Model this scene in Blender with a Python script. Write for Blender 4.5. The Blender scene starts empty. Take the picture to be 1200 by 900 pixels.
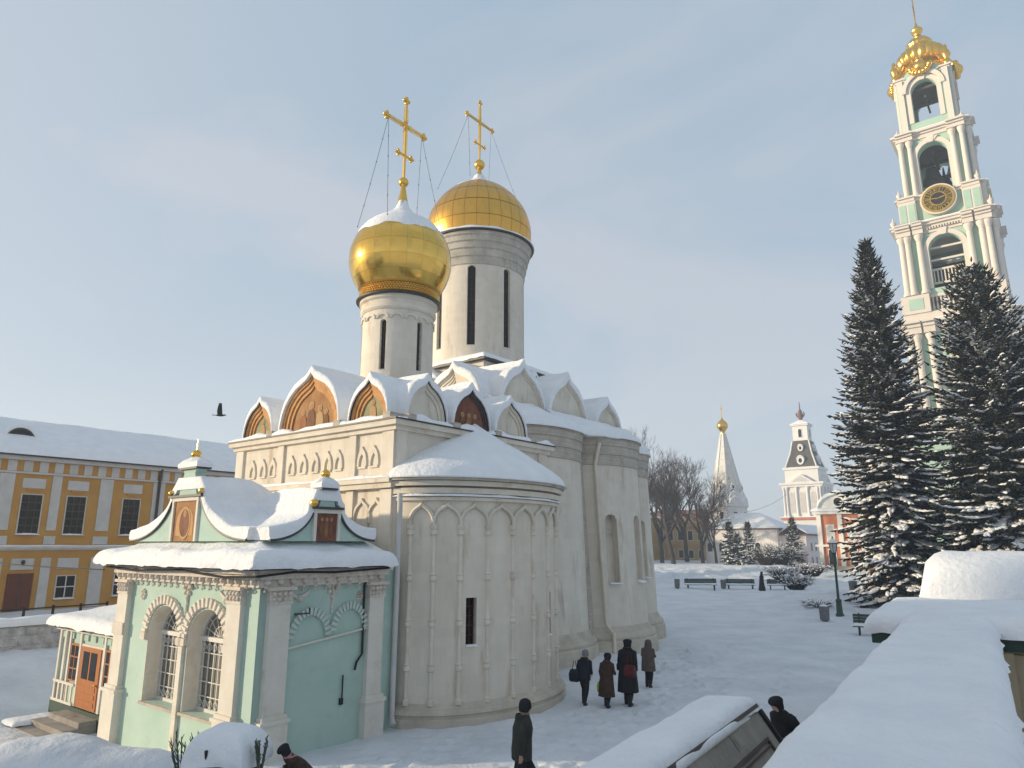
import bpy, math, random
from math import sin, cos, pi, radians as R
from mathutils import Matrix, Vector, noise
random.seed(7)
SC = bpy.context.scene
COL = SC.collection

# ------------------------------------------------------------------ camera, world, sun, exposure
EYE = 4.8
cam_d = bpy.data.cameras.new('camera'); cam = bpy.data.objects.new('camera', cam_d); COL.objects.link(cam)
cam.location = (0, 0, EYE); cam.rotation_euler = (R(90 + 12.85), 0, 0)
cam_d.sensor_width = 36; cam_d.lens = 36 * 820 / 1200; cam_d.clip_end = 4000; cam_d.clip_start = .05
SC.camera = cam

SUN_AZ, SUN_EL = -92.0, 12.0            # degrees; azimuth from +Y towards +X
SC.view_settings.view_transform = 'Standard'; SC.view_settings.look = 'None'
SC.view_settings.gamma = 1; SC.view_settings.use_curve_mapping = False
SC.view_settings.exposure = 0.54
SC.cycles.max_bounces = 8; SC.cycles.diffuse_bounces = 4; SC.cycles.volume_bounces = 1

wd = bpy.data.worlds.new('World'); SC.world = wd; wd.use_nodes = True
wn, wl = wd.node_tree.nodes, wd.node_tree.links
wn.clear()
w_out = wn.new('ShaderNodeOutputWorld'); w_bg = wn.new('ShaderNodeBackground'); w_bg.inputs['Strength'].default_value = 0.12
sky = wn.new('ShaderNodeTexSky'); sky.sky_type = 'NISHITA'; sky.sun_disc = False
sky.sun_elevation = R(SUN_EL); sky.sun_rotation = R(SUN_AZ); sky.air_density = 1.0; sky.dust_density = 1.2; sky.ozone_density = 1.5
tc = wn.new('ShaderNodeTexCoord')
mp = wn.new('ShaderNodeMapping'); mp.inputs['Scale'].default_value = (1.1, 1.1, 2.2); mp.inputs['Rotation'].default_value = (.3, .5, .9)
nz = wn.new('ShaderNodeTexNoise'); nz.inputs['Scale'].default_value = 1.6; nz.inputs['Detail'].default_value = 6; nz.inputs['Roughness'].default_value = .52; nz.inputs['Distortion'].default_value = .5
wl.new(tc.outputs['Generated'], mp.inputs['Vector']); wl.new(mp.outputs['Vector'], nz.inputs['Vector'])
rmp = wn.new('ShaderNodeMapRange'); rmp.inputs['From Min'].default_value = .40; rmp.inputs['From Max'].default_value = .62; rmp.inputs['To Min'].default_value = .05; rmp.inputs['To Max'].default_value = .95
wl.new(nz.outputs['Fac'], rmp.inputs['Value'])
# the thin cloud veil thickens towards the horizon all round
sep = wn.new('ShaderNodeSeparateXYZ'); wl.new(tc.outputs['Generated'], sep.inputs['Vector'])
hz = wn.new('ShaderNodeMapRange'); hz.inputs['From Min'].default_value = .05; hz.inputs['From Max'].default_value = .60; hz.inputs['To Min'].default_value = .85; hz.inputs['To Max'].default_value = .0
wl.new(sep.outputs['Z'], hz.inputs['Value'])
mx = wn.new('ShaderNodeMath'); mx.operation = 'MAXIMUM'; wl.new(rmp.outputs['Result'], mx.inputs[0]); wl.new(hz.outputs['Result'], mx.inputs[1])
# forward scattering in the thin cloud: it brightens towards the sun's side
dt = wn.new('ShaderNodeVectorMath'); dt.operation = 'DOT_PRODUCT'; wl.new(tc.outputs['Generated'], dt.inputs[0])
dt.inputs[1].default_value = (sin(R(SUN_AZ)) * cos(R(SUN_EL)), cos(R(SUN_AZ)) * cos(R(SUN_EL)), sin(R(SUN_EL)))
gl = wn.new('ShaderNodeMapRange'); gl.inputs['From Min'].default_value = .05; gl.inputs['From Max'].default_value = .85; wl.new(dt.outputs['Value'], gl.inputs['Value'])
mx2 = wn.new('ShaderNodeMath'); mx2.operation = 'MAXIMUM'; wl.new(mx.outputs['Value'], mx2.inputs[0]); wl.new(gl.outputs['Result'], mx2.inputs[1])
thick = wn.new('ShaderNodeMix'); thick.data_type = 'RGBA'; wl.new(mx2.outputs['Value'], thick.inputs['Factor'])
thick.inputs[6].default_value = (2.18, 3.0, 3.78, 1); thick.inputs[7].default_value = (3.42, 3.66, 4.06, 1)
veil = wn.new('ShaderNodeMix'); veil.data_type = 'RGBA'; veil.inputs['Factor'].default_value = .82
wl.new(sky.outputs['Color'], veil.inputs[6]); wl.new(thick.outputs[2], veil.inputs[7])
wl.new(veil.outputs[2], w_bg.inputs['Color']); wl.new(w_bg.outputs['Background'], w_out.inputs['Surface'])

sun_d = bpy.data.lights.new('sun', 'SUN'); sun_d.energy = 4.3; sun_d.angle = R(1.5); sun_d.color = (1, .82, .56)
sun = bpy.data.objects.new('sun', sun_d); COL.objects.link(sun)
sdir = Vector((sin(R(SUN_AZ)) * cos(R(SUN_EL)), cos(R(SUN_AZ)) * cos(R(SUN_EL)), sin(R(SUN_EL))))
sun.rotation_euler = sdir.to_track_quat('Z', 'Y').to_euler()

# ------------------------------------------------------------------ the monastery's own grid: e along the walls to the east, n to the north
GRID = R(38)
def world(e, n, z=0.0):
    return Vector((cos(GRID) * e + sin(GRID) * n, -sin(GRID) * e + cos(GRID) * n, z))
def to_en(x, y):
    return cos(GRID) * x - sin(GRID) * y, sin(GRID) * x + cos(GRID) * y
def smooth(t):
    t = max(0.0, min(1.0, t)); return t * t * (3 - 2 * t)
def fbm(x, y, z=0.0):
    return noise.noise((x, y, z)) * .6 + noise.noise((x * 2.1, y * 2.1, z + 7)) * .3 + noise.noise((x * 4.3, y * 4.3, z + 3)) * .15

# ------------------------------------------------------------------ materials
def nd(t, kind, **kw):
    n = t.nodes.new(kind)
    for k, v in kw.items():
        if k in n.inputs: n.inputs[k].default_value = v
        else: setattr(n, k, v)
    return n
def mat(name, c1, c2=None, scale=2.0, rough=.85, bump=.15, bscale=18.0, bdist=.02, metal=0.0, stretch=(1, 1, 1), c3=None, c3_scale=.6, c3_amt=.5, spec=.3, brick=None, detail=5, coat=0):
    m = bpy.data.materials.new(name); m.use_nodes = True; t = m.node_tree; b = t.nodes['Principled BSDF']
    b.inputs['Roughness'].default_value = rough; b.inputs['Metallic'].default_value = metal
    b.inputs['Specular IOR Level'].default_value = spec
    if coat: b.inputs['Coat Weight'].default_value = coat
    co = nd(t, 'ShaderNodeTexCoord'); mpn = nd(t, 'ShaderNodeMapping', Scale=stretch); t.links.new(co.outputs['Object'], mpn.inputs['Vector'])
    vec = mpn.outputs['Vector']
    col = None
    if c2:
        n1 = nd(t, 'ShaderNodeTexNoise', Scale=scale, Detail=detail, Roughness=.6); t.links.new(vec, n1.inputs['Vector'])
        r1 = nd(t, 'ShaderNodeMapRange'); r1.inputs['From Min'].default_value = .32; r1.inputs['From Max'].default_value = .68; t.links.new(n1.outputs['Fac'], r1.inputs['Value'])
        x1 = nd(t, 'ShaderNodeMix', data_type='RGBA'); t.links.new(r1.outputs['Result'], x1.inputs['Factor'])
        x1.inputs[6].default_value = (*c1, 1); x1.inputs[7].default_value = (*c2, 1); col = x1.outputs[2]
        if c3:
            n2 = nd(t, 'ShaderNodeTexNoise', Scale=c3_scale, Detail=7, Roughness=.65); t.links.new(vec, n2.inputs['Vector'])
            r2 = nd(t, 'ShaderNodeMapRange'); r2.inputs['From Min'].default_value = .56; r2.inputs['From Max'].default_value = .72; r2.inputs['To Max'].default_value = c3_amt; t.links.new(n2.outputs['Fac'], r2.inputs['Value'])
            x2 = nd(t, 'ShaderNodeMix', data_type='RGBA'); t.links.new(r2.outputs['Result'], x2.inputs['Factor']); t.links.new(col, x2.inputs[6]); x2.inputs[7].default_value = (*c3, 1); col = x2.outputs[2]
        if brick:
            bt = nd(t, 'ShaderNodeTexBrick', Scale=brick[0]); bt.inputs['Mortar Size'].default_value = .012; bt.inputs['Color1'].default_value = (1, 1, 1, 1); bt.inputs['Color2'].default_value = (.93, .93, .93, 1); bt.inputs['Mortar'].default_value = (brick[1],) * 3 + (1,)
            bt.inputs['Brick Width'].default_value = .55; bt.inputs['Row Height'].default_value = .25
            cv = nd(t, 'ShaderNodeSeparateXYZ'); t.links.new(co.outputs['Object'], cv.inputs['Vector'])
            ad = nd(t, 'ShaderNodeMath', operation='ADD'); t.links.new(cv.outputs['X'], ad.inputs[0]); t.links.new(cv.outputs['Y'], ad.inputs[1])
            cm = nd(t, 'ShaderNodeCombineXYZ'); t.links.new(ad.outputs[0], cm.inputs['X']); t.links.new(cv.outputs['Z'], cm.inputs['Y']); t.links.new(cm.outputs['Vector'], bt.inputs['Vector'])
            xm = nd(t, 'ShaderNodeMix', data_type='RGBA', blend_type='MULTIPLY'); xm.inputs['Factor'].default_value = 1; t.links.new(col, xm.inputs[6]); t.links.new(bt.outputs['Color'], xm.inputs[7]); col = xm.outputs[2]
        t.links.new(col, b.inputs['Base Color'])
    else:
        b.inputs['Base Color'].default_value = (*c1, 1)
    if bump:
        nb = nd(t, 'ShaderNodeTexNoise', Scale=bscale, Detail=6, Roughness=.6); t.links.new(vec, nb.inputs['Vector'])
        bp = nd(t, 'ShaderNodeBump', Strength=bump, Distance=bdist); t.links.new(nb.outputs['Fac'], bp.inputs['Height']); t.links.new(bp.outputs['Normal'], b.inputs['Normal'])
    return m

MT = {}
MT['white'] = mat('whitewash', (.64, .575, .48), (.755, .695, .60), 1.1, .9, .45, 7, .04, stretch=(1, 1, .24), c3=(.40, .315, .23), c3_scale=1.4, c3_amt=.8, brick=(1.0, .955), detail=9)
MT['white_smooth'] = mat('limewash_trim', (.62, .555, .46), (.73, .67, .575), 1.6, .9, .22, 14, .02, c3=(.42, .32, .24), c3_scale=1.3, c3_amt=.6)
MT['stone'] = mat('limestone', (.44, .39, .33), (.56, .51, .43), 2.2, .92, .5, 8, .04, c3=(.26, .23, .2), c3_scale=1.4, c3_amt=.7, brick=(1.6, .72))
MT['masonry'] = mat('drum_masonry', (.42, .385, .33), (.60, .55, .48), 1.8, .92, .5, 10, .03, stretch=(1, 1, .7), c3=(.22, .2, .18), c3_scale=1.2, c3_amt=.7, brick=(2.2, .62))
MT['plinth'] = mat('plinth_stone', (.48, .43, .35), (.60, .545, .45), 1.8, .92, .5, 7, .05, c3=(.34, .3, .25), c3_scale=1.1, c3_amt=.6, brick=(1.2, .88))
MT['ochre_frame'] = mat('ochre_moulding', (.46, .225, .08), (.56, .31, .125), 5, .75, .2, 20, .01, c3=(.22, .11, .05), c3_scale=2, c3_amt=.6)
MT['fresco'] = mat('fresco_brown', (.27, .125, .05), (.42, .23, .095), 2.4, .8, .1, 20, .01, c3=(.10, .06, .04), c3_scale=1.6, c3_amt=.85, stretch=(1, 1, .55))
MT['fresco_green'] = mat('fresco_green', (.23, .21, .12), (.34, .32, .18), 3.0, .8, .1, 20, .01, c3=(.10, .09, .06), c3_scale=2.2, c3_amt=.8)
MT['fresco_red'] = mat('fresco_red', (.17, .06, .04), (.24, .11, .07), 3.0, .8, .1, 20, .01, c3=(.05, .03, .025), c3_scale=2.2, c3_amt=.9, stretch=(1, 1, .5))
MT['robe_dark'] = mat('robe_dark', (.14, .07, .035), (.21, .11, .055), 4, .8, 0)
MT['robe_pale'] = mat('robe_pale', (.38, .25, .12), (.47, .32, .17), 4, .8, 0)
MT['robe_red'] = mat('robe_red', (.25, .10, .045), (.33, .15, .07), 4, .8, 0)
MT['skin_icon'] = mat('icon_flesh', (.34, .18, .09), (.4, .22, .12), 5, .8, 0)
MT['gold'] = mat('gold_leaf', (.83, .50, .10), (.90, .58, .15), 1.2, .15, .05, 3, .02, metal=1.0, c3=(.58, .33, .07), c3_scale=.9, c3_amt=.55)
MT['gold_old'] = mat('gold_leaf_worn', (.70, .37, .07), (.80, .46, .11), 1.1, .30, .08, 4, .02, metal=1.0, c3=(.40, .19, .04), c3_scale=1.1, c3_amt=.6, stretch=(1, 1, .4))
MT['gold_seam'] = mat('gold_seam', (.52, .29, .06), (.6, .34, .08), 3, .4, 0, metal=1.0)
MT['gilt'] = mat('gilt_ornament', (.86, .54, .12), (.76, .44, .08), 2, .24, .1, 6, .02, metal=1.0)
MT['gold_old_seam'] = mat('gold_old_seam', (.44, .23, .05), (.52, .28, .06), 3, .5, 0, metal=1.0)
MT['snow'] = mat('snow', (.78, .795, .825), (.86, .87, .885), 1.3, .75, .75, 6, .07, spec=.25, detail=8)
MT['dark_metal'] = mat('dark_metal', (.03, .03, .03), (.06, .055, .05), 6, .5, .1, 30, .005, spec=.4)
MT['glass'] = mat('dark_window_glass', (.010, .011, .012), (.022, .023, .024), 2.5, .22, .08, 3, .01, spec=.25)
MT['slot'] = mat('slot_window_dark', (.008, .008, .008), (.02, .018, .016), 6, .5, .1, 20, .01)
MT['mint'] = mat('mint_plaster', (.40, .54, .47), (.48, .605, .535), .8, .9, .3, 10, .03, c3=(.34, .42, .37), c3_scale=1.0, c3_amt=.55, detail=9)
MT['mint_pale'] = mat('mint_plaster_tower', (.335, .485, .405), (.385, .53, .45), .6, .9, .15, 6, .02, c3=(.46, .58, .50), c3_scale=.4, c3_amt=.6)
MT['trim'] = mat('white_trim', (.66, .61, .53), (.74, .70, .63), 2.2, .88, .2, 16, .02, c3=(.46, .38, .30), c3_scale=1.6, c3_amt=.5)
MT['mint_relief'] = mat('faded_relief', (.50, .575, .52), (.57, .62, .57), 4, .9, .4, 18, .02)
MT['trim_worn'] = mat('worn_carved_trim', (.60, .53, .455), (.72, .66, .585), 4, .9, .5, 18, .03, c3=(.32, .25, .2), c3_scale=3.0, c3_amt=.65)
MT['tower_white'] = mat('tower_white', (.60, .55, .49), (.67, .62, .56), .5, .9, .1, 4, .02, c3=(.52, .44, .37), c3_scale=.5, c3_amt=.5)
MT['yellow'] = mat('ochre_plaster', (.47, .245, .06), (.54, .30, .085), .9, .9, .2, 8, .02, c3=(.40, .26, .12), c3_scale=.7, c3_amt=.6)
MT['yellow_far'] = mat('faded_ochre_plaster', (.42, .27, .10), (.50, .34, .14), .5, .9, .2, 4, .02, c3=(.27, .18, .1), c3_scale=.4, c3_amt=.6)
MT['far_white'] = mat('far_white', (.70, .68, .655), (.78, .765, .745), .5, .9, .1, 4, .02, c3=(.55, .51, .47), c3_scale=.5, c3_amt=.5)
MT['pale_panel'] = mat('pale_grey_panel', (.50, .485, .47), (.60, .585, .57), 1.5, .9, .1, 12, .01)
MT['door_brown'] = mat('brown_door', (.11, .035, .02), (.16, .055, .03), 3, .6, .2, 12, .01, stretch=(4, 4, .6))
MT['door_orange'] = mat('orange_wood', (.36, .115, .025), (.46, .165, .04), 3, .45, .2, 12, .01, stretch=(5, 5, .5), c3=(.2, .06, .02), c3_scale=1.5, c3_amt=.5)
MT['iron'] = mat('black_iron', (.012, .012, .013), (.03, .03, .03), 5, .55, .1, 20, .01)
MT['grille'] = mat('white_grille', (.62, .60, .56), (.70, .68, .64), 4, .6, .1, 20, .005)
MT['curtain'] = mat('window_curtain', (.14, .13, .11), (.25, .24, .21), 3, .8, .2, 10, .02, stretch=(3, 3, .4))
MT['green_metal'] = mat('dark_green_paint', (.018, .045, .032), (.03, .065, .045), 3, .5, .1, 20, .005, spec=.4)
MT['tan'] = mat('tan_plaster', (.36, .30, .20), (.43, .36, .25), 1.5, .9, .3, 10, .02, c3=(.24, .2, .15), c3_scale=1.2, c3_amt=.6)
MT['stone_grey'] = mat('grey_stone', (.27, .245, .22), (.39, .36, .325), 2.6, .9, .5, 12, .02, c3=(.13, .11, .1), c3_scale=2.2, c3_amt=.7)
MT['rubble'] = mat('frosty_rubble', (.34, .33, .32), (.56, .55, .55), 3.5, .95, .7, 9, .05, c3=(.7, .7, .72), c3_scale=2.4, c3_amt=.8)
MT['copper'] = mat('dark_copper_edge', (.075, .055, .05), (.11, .085, .075), 5, .6, .1, 20, .005)
MT['needle'] = mat('spruce_needles', (.018, .022, .017), (.036, .040, .028), 1.2, .85, 0)
MT['bark'] = mat('bark', (.045, .035, .028), (.085, .068, .055), 5, .95, .6, 14, .03, stretch=(1, 1, .3))
MT['twig'] = mat('bare_twig', (.024, .018, .016), (.042, .032, .028), 2, .95, 0)
MT['orange_red'] = mat('brick_red_plaster', (.50, .16, .08), (.58, .21, .11), .8, .9, .15, 6, .02)
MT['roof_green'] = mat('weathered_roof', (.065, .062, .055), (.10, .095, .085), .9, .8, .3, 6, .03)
MT['roof_brown'] = mat('rusty_roof', (.13, .075, .055), (.19, .11, .085), .9, .85, .3, 5, .03)
MT['tent'] = mat('tent_tiles', (.68, .66, .63), (.75, .73, .70), .8, .9, .2, 5, .02, c3=(.40, .36, .32), c3_scale=.7, c3_amt=.6)
MT['bin'] = mat('grey_bin', (.14, .14, .145), (.2, .2, .2), 4, .7, .1, 12, .01)
MT['bench_wood'] = mat('green_bench_paint', (.03, .05, .038), (.05, .075, .055), 4, .6, .15, 14, .005)
MT['skin'] = mat('skin', (.46, .27, .20), (.52, .32, .24), 8, .6, 0)
MT['black_cloth'] = mat('black_cloth', (.012, .012, .014), (.024, .023, .026), 6, .95, .3, 40, .01)
MT['navy_cloth'] = mat('navy_cloth', (.012, .014, .022), (.022, .025, .036), 6, .95, .3, 40, .01)
MT['brown_cloth'] = mat('brown_fur_coat', (.040, .022, .016), (.075, .045, .034), 9, .98, .6, 40, .02)
MT['taupe_cloth'] = mat('taupe_sheepskin', (.085, .065, .055), (.14, .11, .095), 7, .98, .5, 40, .02)
MT['olive_cloth'] = mat('dark_olive_cloth', (.030, .032, .026), (.05, .05, .042), 7, .95, .3, 40, .01)
MT['grey_cloth'] = mat('grey_knit', (.16, .165, .18), (.26, .265, .28), 12, .98, .5, 60, .01)
MT['maroon'] = mat('maroon_bag', (.07, .010, .012), (.11, .018, .02), 6, .7, .2, 30, .01)
MT['lime'] = mat('lime_bag', (.22, .48, .02), (.28, .56, .04), 6, .5, .2, 20, .01)
MT['pink_cloth'] = mat('pink_scarf', (.48, .16, .20), (.58, .25, .28), 8, .95, .3, 40, .01)
MT['boot'] = mat('black_boot', (.012, .011, .010), (.02, .02, .02), 6, .6, .1, 30, .005)
MT['feather'] = mat('black_feather', (.008, .008, .01), (.02, .02, .024), 10, .6, 0)
MT['lamp_glass'] = mat('lamp_glass', (.45, .47, .47), (.55, .56, .56), 3, .2, 0, spec=.5)
MT['evergreen_grey'] = mat('frosted_evergreen', (.06, .075, .05), (.11, .125, .085), 3, .9, 0)

# ------------------------------------------------------------------ mesh builder
class MB:
    def __init__(s, M=None):
        s.v, s.f, s.M = [], [], (M.copy() if M else Matrix())
    def p(s, x, y, z):
        s.v.append(s.M @ Vector((x, y, z))); return len(s.v) - 1
    def box(s, x0, x1, y0, y1, z0, z1):
        i = [s.p(x, y, z) for z in (z0, z1) for y in (y0, y1) for x in (x0, x1)]
        for q in ((0, 2, 3, 1), (4, 5, 7, 6), (0, 1, 5, 4), (2, 6, 7, 3), (0, 4, 6, 2), (1, 3, 7, 5)):
            s.f.append([i[k] for k in q])
        return s
    def prism(s, poly, z0, z1, cap=True):
        n = len(poly); a = [s.p(x, y, z0) for x, y in poly]; b = [s.p(x, y, z1) for x, y in poly]
        for k in range(n):
            j = (k + 1) % n; s.f.append([a[k], a[j], b[j], b[k]])
        if cap: s.f.append(a[::-1]); s.f.append(b)
        return s
    def loft(s, rings, closed=True, cap0=True, cap1=True):
        ids = [[s.p(*q) for q in r] for r in rings]; n = len(ids[0])
        for a, b in zip(ids, ids[1:]):
            for k in range(n if closed else n - 1):
                j = (k + 1) % n; s.f.append([a[k], a[j], b[j], b[k]])
        if cap0: s.f.append(ids[0][::-1])
        if cap1: s.f.append(ids[-1])
        return s
    def lathe(s, prof, seg=32, cx=0, cy=0, a0=0, a1=2 * pi, rfun=None, cap=True):
        full = abs(a1 - a0 - 2 * pi) < 1e-6
        m = seg if full else seg + 1
        rings = []
        for r, z in prof:
            ring = []
            for k in range(m):
                a = a0 + (a1 - a0) * k / seg
                rr, zz = (rfun(r, z, a) if rfun else (r, z))
                ring.append((cx + rr * cos(a), cy + rr * sin(a), zz))
            rings.append(ring)
        return s.loft(rings, full, cap and full, cap and full)
    def tube(s, path, rad, seg=6, cap=True):
        path = [Vector(q) for q in path]; rings = []; n = len(path)
        for i, q in enumerate(path):
            d = (path[min(i + 1, n - 1)] - path[max(i - 1, 0)])
            d = d.normalized() if d.length > 1e-9 else Vector((0, 0, 1))
            u = d.orthogonal().normalized() if i == 0 else (pu - d * pu.dot(d))
            if u.length < 1e-6: u = d.orthogonal()
            u.normalize(); pu = u; w = d.cross(u)
            r = rad[i] if isinstance(rad, (list, tuple)) else rad
            rings.append([tuple(q + u * (r * cos(2 * pi * k / seg)) + w * (r * sin(2 * pi * k / seg))) for k in range(seg)])
        return s.loft(rings, True, cap, cap)
    def ball(s, c, r, seg=12, rows=8, sz=1.0):
        prof = [(max(r * sin(pi * k / rows), 1e-4), c[2] - r * sz * cos(pi * k / rows)) for k in range(rows + 1)]
        return s.lathe(prof, seg, c[0], c[1])
    def grid(s, fn, nu, nv, flip=False):
        ids = [[s.p(*fn(i / nu, j / nv)) for j in range(nv + 1)] for i in range(nu + 1)]
        for i in range(nu):
            for j in range(nv):
                q = [ids[i][j], ids[i + 1][j], ids[i + 1][j + 1], ids[i][j + 1]]
                s.f.append(q[::-1] if flip else q)
        return s
    def mesh(s, name, m, smooth_angle=None):
        me = bpy.data.meshes.new(name); me.from_pydata([tuple(q) for q in s.v], [], s.f); me.validate(); me.update()
        if smooth_angle:
            me.polygons.foreach_set('use_smooth', [True] * len(me.polygons)); me.set_sharp_from_angle(angle=R(smooth_angle))
        if m: me.materials.append(m if not isinstance(m, str) else MT[m])
        return me
    def build(s, name, m, parent=None, sm=None, kind=None):
        o = bpy.data.objects.new(name, s.mesh(name, m, sm)); COL.objects.link(o)
        if parent: o.parent = parent
        if kind: o['kind'] = kind
        return o

def tag(o, label, cat, group=None):
    o['label'] = label; o['category'] = cat
    if group: o['group'] = group
    return o
def empty(name, loc, rz=0.0):
    o = bpy.data.objects.new(name, None); COL.objects.link(o); o.location = loc; o.rotation_euler = (0, 0, rz); o.empty_display_size = .3
    return o
def link(name, me, parent, M=None):
    o = bpy.data.objects.new(name, me); COL.objects.link(o); o.parent = parent
    if M is not None: o.matrix_local = M
    return o
def copy_tree(o, parent=None):
    c = o.copy(); COL.objects.link(c); c.parent = parent
    for ch in list(o.children): copy_tree(ch, c)
    return c

class Thing:                                   # a building whose parts are given in monastery coordinates (e, n, z)
    def __init__(s, name, label, cat, e0, n0, group=None):
        s.o = (e0, n0); s.root = empty(name, world(e0, n0), -GRID); tag(s.root, label, cat, group)
        s.T = Matrix.Translation((-e0, -n0, 0))
    def mb(s): return MB(s.T)
    def F(s, face, d, u0=0.0, z0=0.0):         # facade frame: x along the wall, y up, z outwards
        X, Z, off = {'S': ((1, 0, 0), (0, -1, 0), (0, d, 0)), 'E': ((0, 1, 0), (1, 0, 0), (d, 0, 0)),
                     'N': ((-1, 0, 0), (0, 1, 0), (0, d, 0)), 'W': ((0, -1, 0), (-1, 0, 0), (d, 0, 0))}[face]
        m = Matrix(((X[0], 0, Z[0], off[0]), (X[1], 0, Z[1], off[1]), (0, 1, 0, 0), (0, 0, 0, 1)))
        return s.T @ m @ Matrix.Translation((u0, z0, 0))
    def fmb(s, face, d, u0=0.0, z0=0.0): return MB(s.F(face, d, u0, z0))
    def add(s, name, mb, m, parent=None, sm=None, kind=None): return mb.build(name, m, parent or s.root, sm, kind)

def bez(p0, p1, p2, p3, n):
    out = []
    for k in range(n + 1):
        t = k / n; a = (1 - t) ** 3; b = 3 * t * (1 - t) ** 2; c = 3 * t * t * (1 - t); d = t ** 3
        out.append((a * p0[0] + b * p1[0] + c * p2[0] + d * p3[0], a * p0[1] + b * p1[1] + c * p2[1] + d * p3[1]))
    return out
def keel(w, h, n=9):                           # keel arch from left foot over the point to the right foot
    l = bez((-w / 2, 0), (-w * .535, h * .38), (-w * .37, h * .72), (-w * .15, h * .83), n - 3)[:-1] + bez((-w * .15, h * .83), (-w * .075, h * .87), (-w * .03, h * .925), (0, h), 4)
    return l + [(-x, y) for x, y in l[-2::-1]]
def arc(w, h, n=14):                           # round arch
    return [(-w / 2 * cos(pi * k / n), h * sin(pi * k / n)) for k in range(n + 1)]
def ring_poly(outer, inner):                   # both run left foot to right foot
    return outer, inner
def arch_band(mb, outer, inner, z0, z1):
    n = len(outer)
    o0 = [mb.p(x, y, z0) for x, y in outer]; o1 = [mb.p(x, y, z1) for x, y in outer]
    i0 = [mb.p(x, y, z0) for x, y in inner]; i1 = [mb.p(x, y, z1) for x, y in inner]
    for k in range(n - 1):
        mb.f += [[o1[k + 1], o1[k], i1[k], i1[k + 1]], [o0[k], o0[k + 1], i0[k + 1], i0[k]], [o0[k + 1], o0[k], o1[k], o1[k + 1]], [i0[k], i0[k + 1], i1[k + 1], i1[k]]]
    mb.f += [[o0[0], i0[0], i1[0], o1[0]], [i0[-1], o0[-1], o1[-1], i1[-1]]]
    return mb
def snow_sweep(mb, path, w, h, up=(0, 0, 1), var=.35, seed=0.0, side=None, n=7, sub=.35):
    """a drift of snow lying along a ledge: half-round section swept along a path, thickness uneven"""
    pts = [Vector(q) for q in path]; dense = []
    for a, b in zip(pts, pts[1:]):
        m = max(1, int((b - a).length / sub))
        dense += [a.lerp(b, k / m) for k in range(m)]
    dense.append(pts[-1]); rings = []; up = Vector(up); L = len(dense)
    for i, q in enumerate(dense):
        d = (dense[min(i + 1, L - 1)] - dense[max(i - 1, 0)]).normalized(); s_ = d.cross(up).normalized(); u2 = s_.cross(d).normalized()
        f = 1 + var * 2 * noise.noise((q.x * 1.3 + seed, q.y * 1.3, q.z * 1.3)); e_ = .35 if i in (0, L - 1) else 1.0
        rings.append([tuple(q + s_ * (w / 2 * cos(pi * k / n)) * (.92 + .08 * f) + u2 * (h * f * e_ * sin(pi * k / n) ** .7)) for k in range(n + 1)])
    mb.loft(rings, True, True, True)
    return mb
def snow_pad(mb, x0, x1, y0, y1, zf, th, nx=24, ny=24, over=.06, var=.3, seed=0.0, round_=.25):
    """a cushion of snow on a flat or sloping top; zf(x, y) gives the top it lies on"""
    if not callable(zf): z_ = zf; zf = lambda x, y: z_
    def prof(d):                                # rise from the rim over a distance round_
        return math.sqrt(max(0.0, 1 - (1 - min(1.0, d / round_)) ** 2))
    def us(k, n): t = k / n; return .5 - .5 * cos(pi * t)
    top = []
    for i in range(nx + 1):
        for j in range(ny + 1):
            u, v = us(i, nx), us(j, ny)
            x = x0 - over + (x1 - x0 + 2 * over) * u; y = y0 - over + (y1 - y0 + 2 * over) * v
            wob = .07 * noise.noise((x * 1.7 + seed, y * 1.7, 1)) + .04 * noise.noise((x * 5 + seed, y * 5, 1)); d = min((x - x0 + over), (x1 + over - x), (y - y0 + over), (y1 + over - y))
            f = prof(d); t = th * (1 + var * fbm(x * .8 + seed, y * .8, 2))
            if d < 1e-6: x += wob; y += wob
            top.append(mb.p(x, y, zf(x, y) + .02 + t * f - (.0 if d > 1e-6 else min(.10, th * .3) * max(0, noise.noise((x * 2.3, y * 2.3, seed + 3))))))
    N = ny + 1
    for i in range(nx):
        for j in range(ny):
            mb.f.append([top[i * N + j], top[(i + 1) * N + j], top[(i + 1) * N + j + 1], top[i * N + j + 1]])
    return mb
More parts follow.
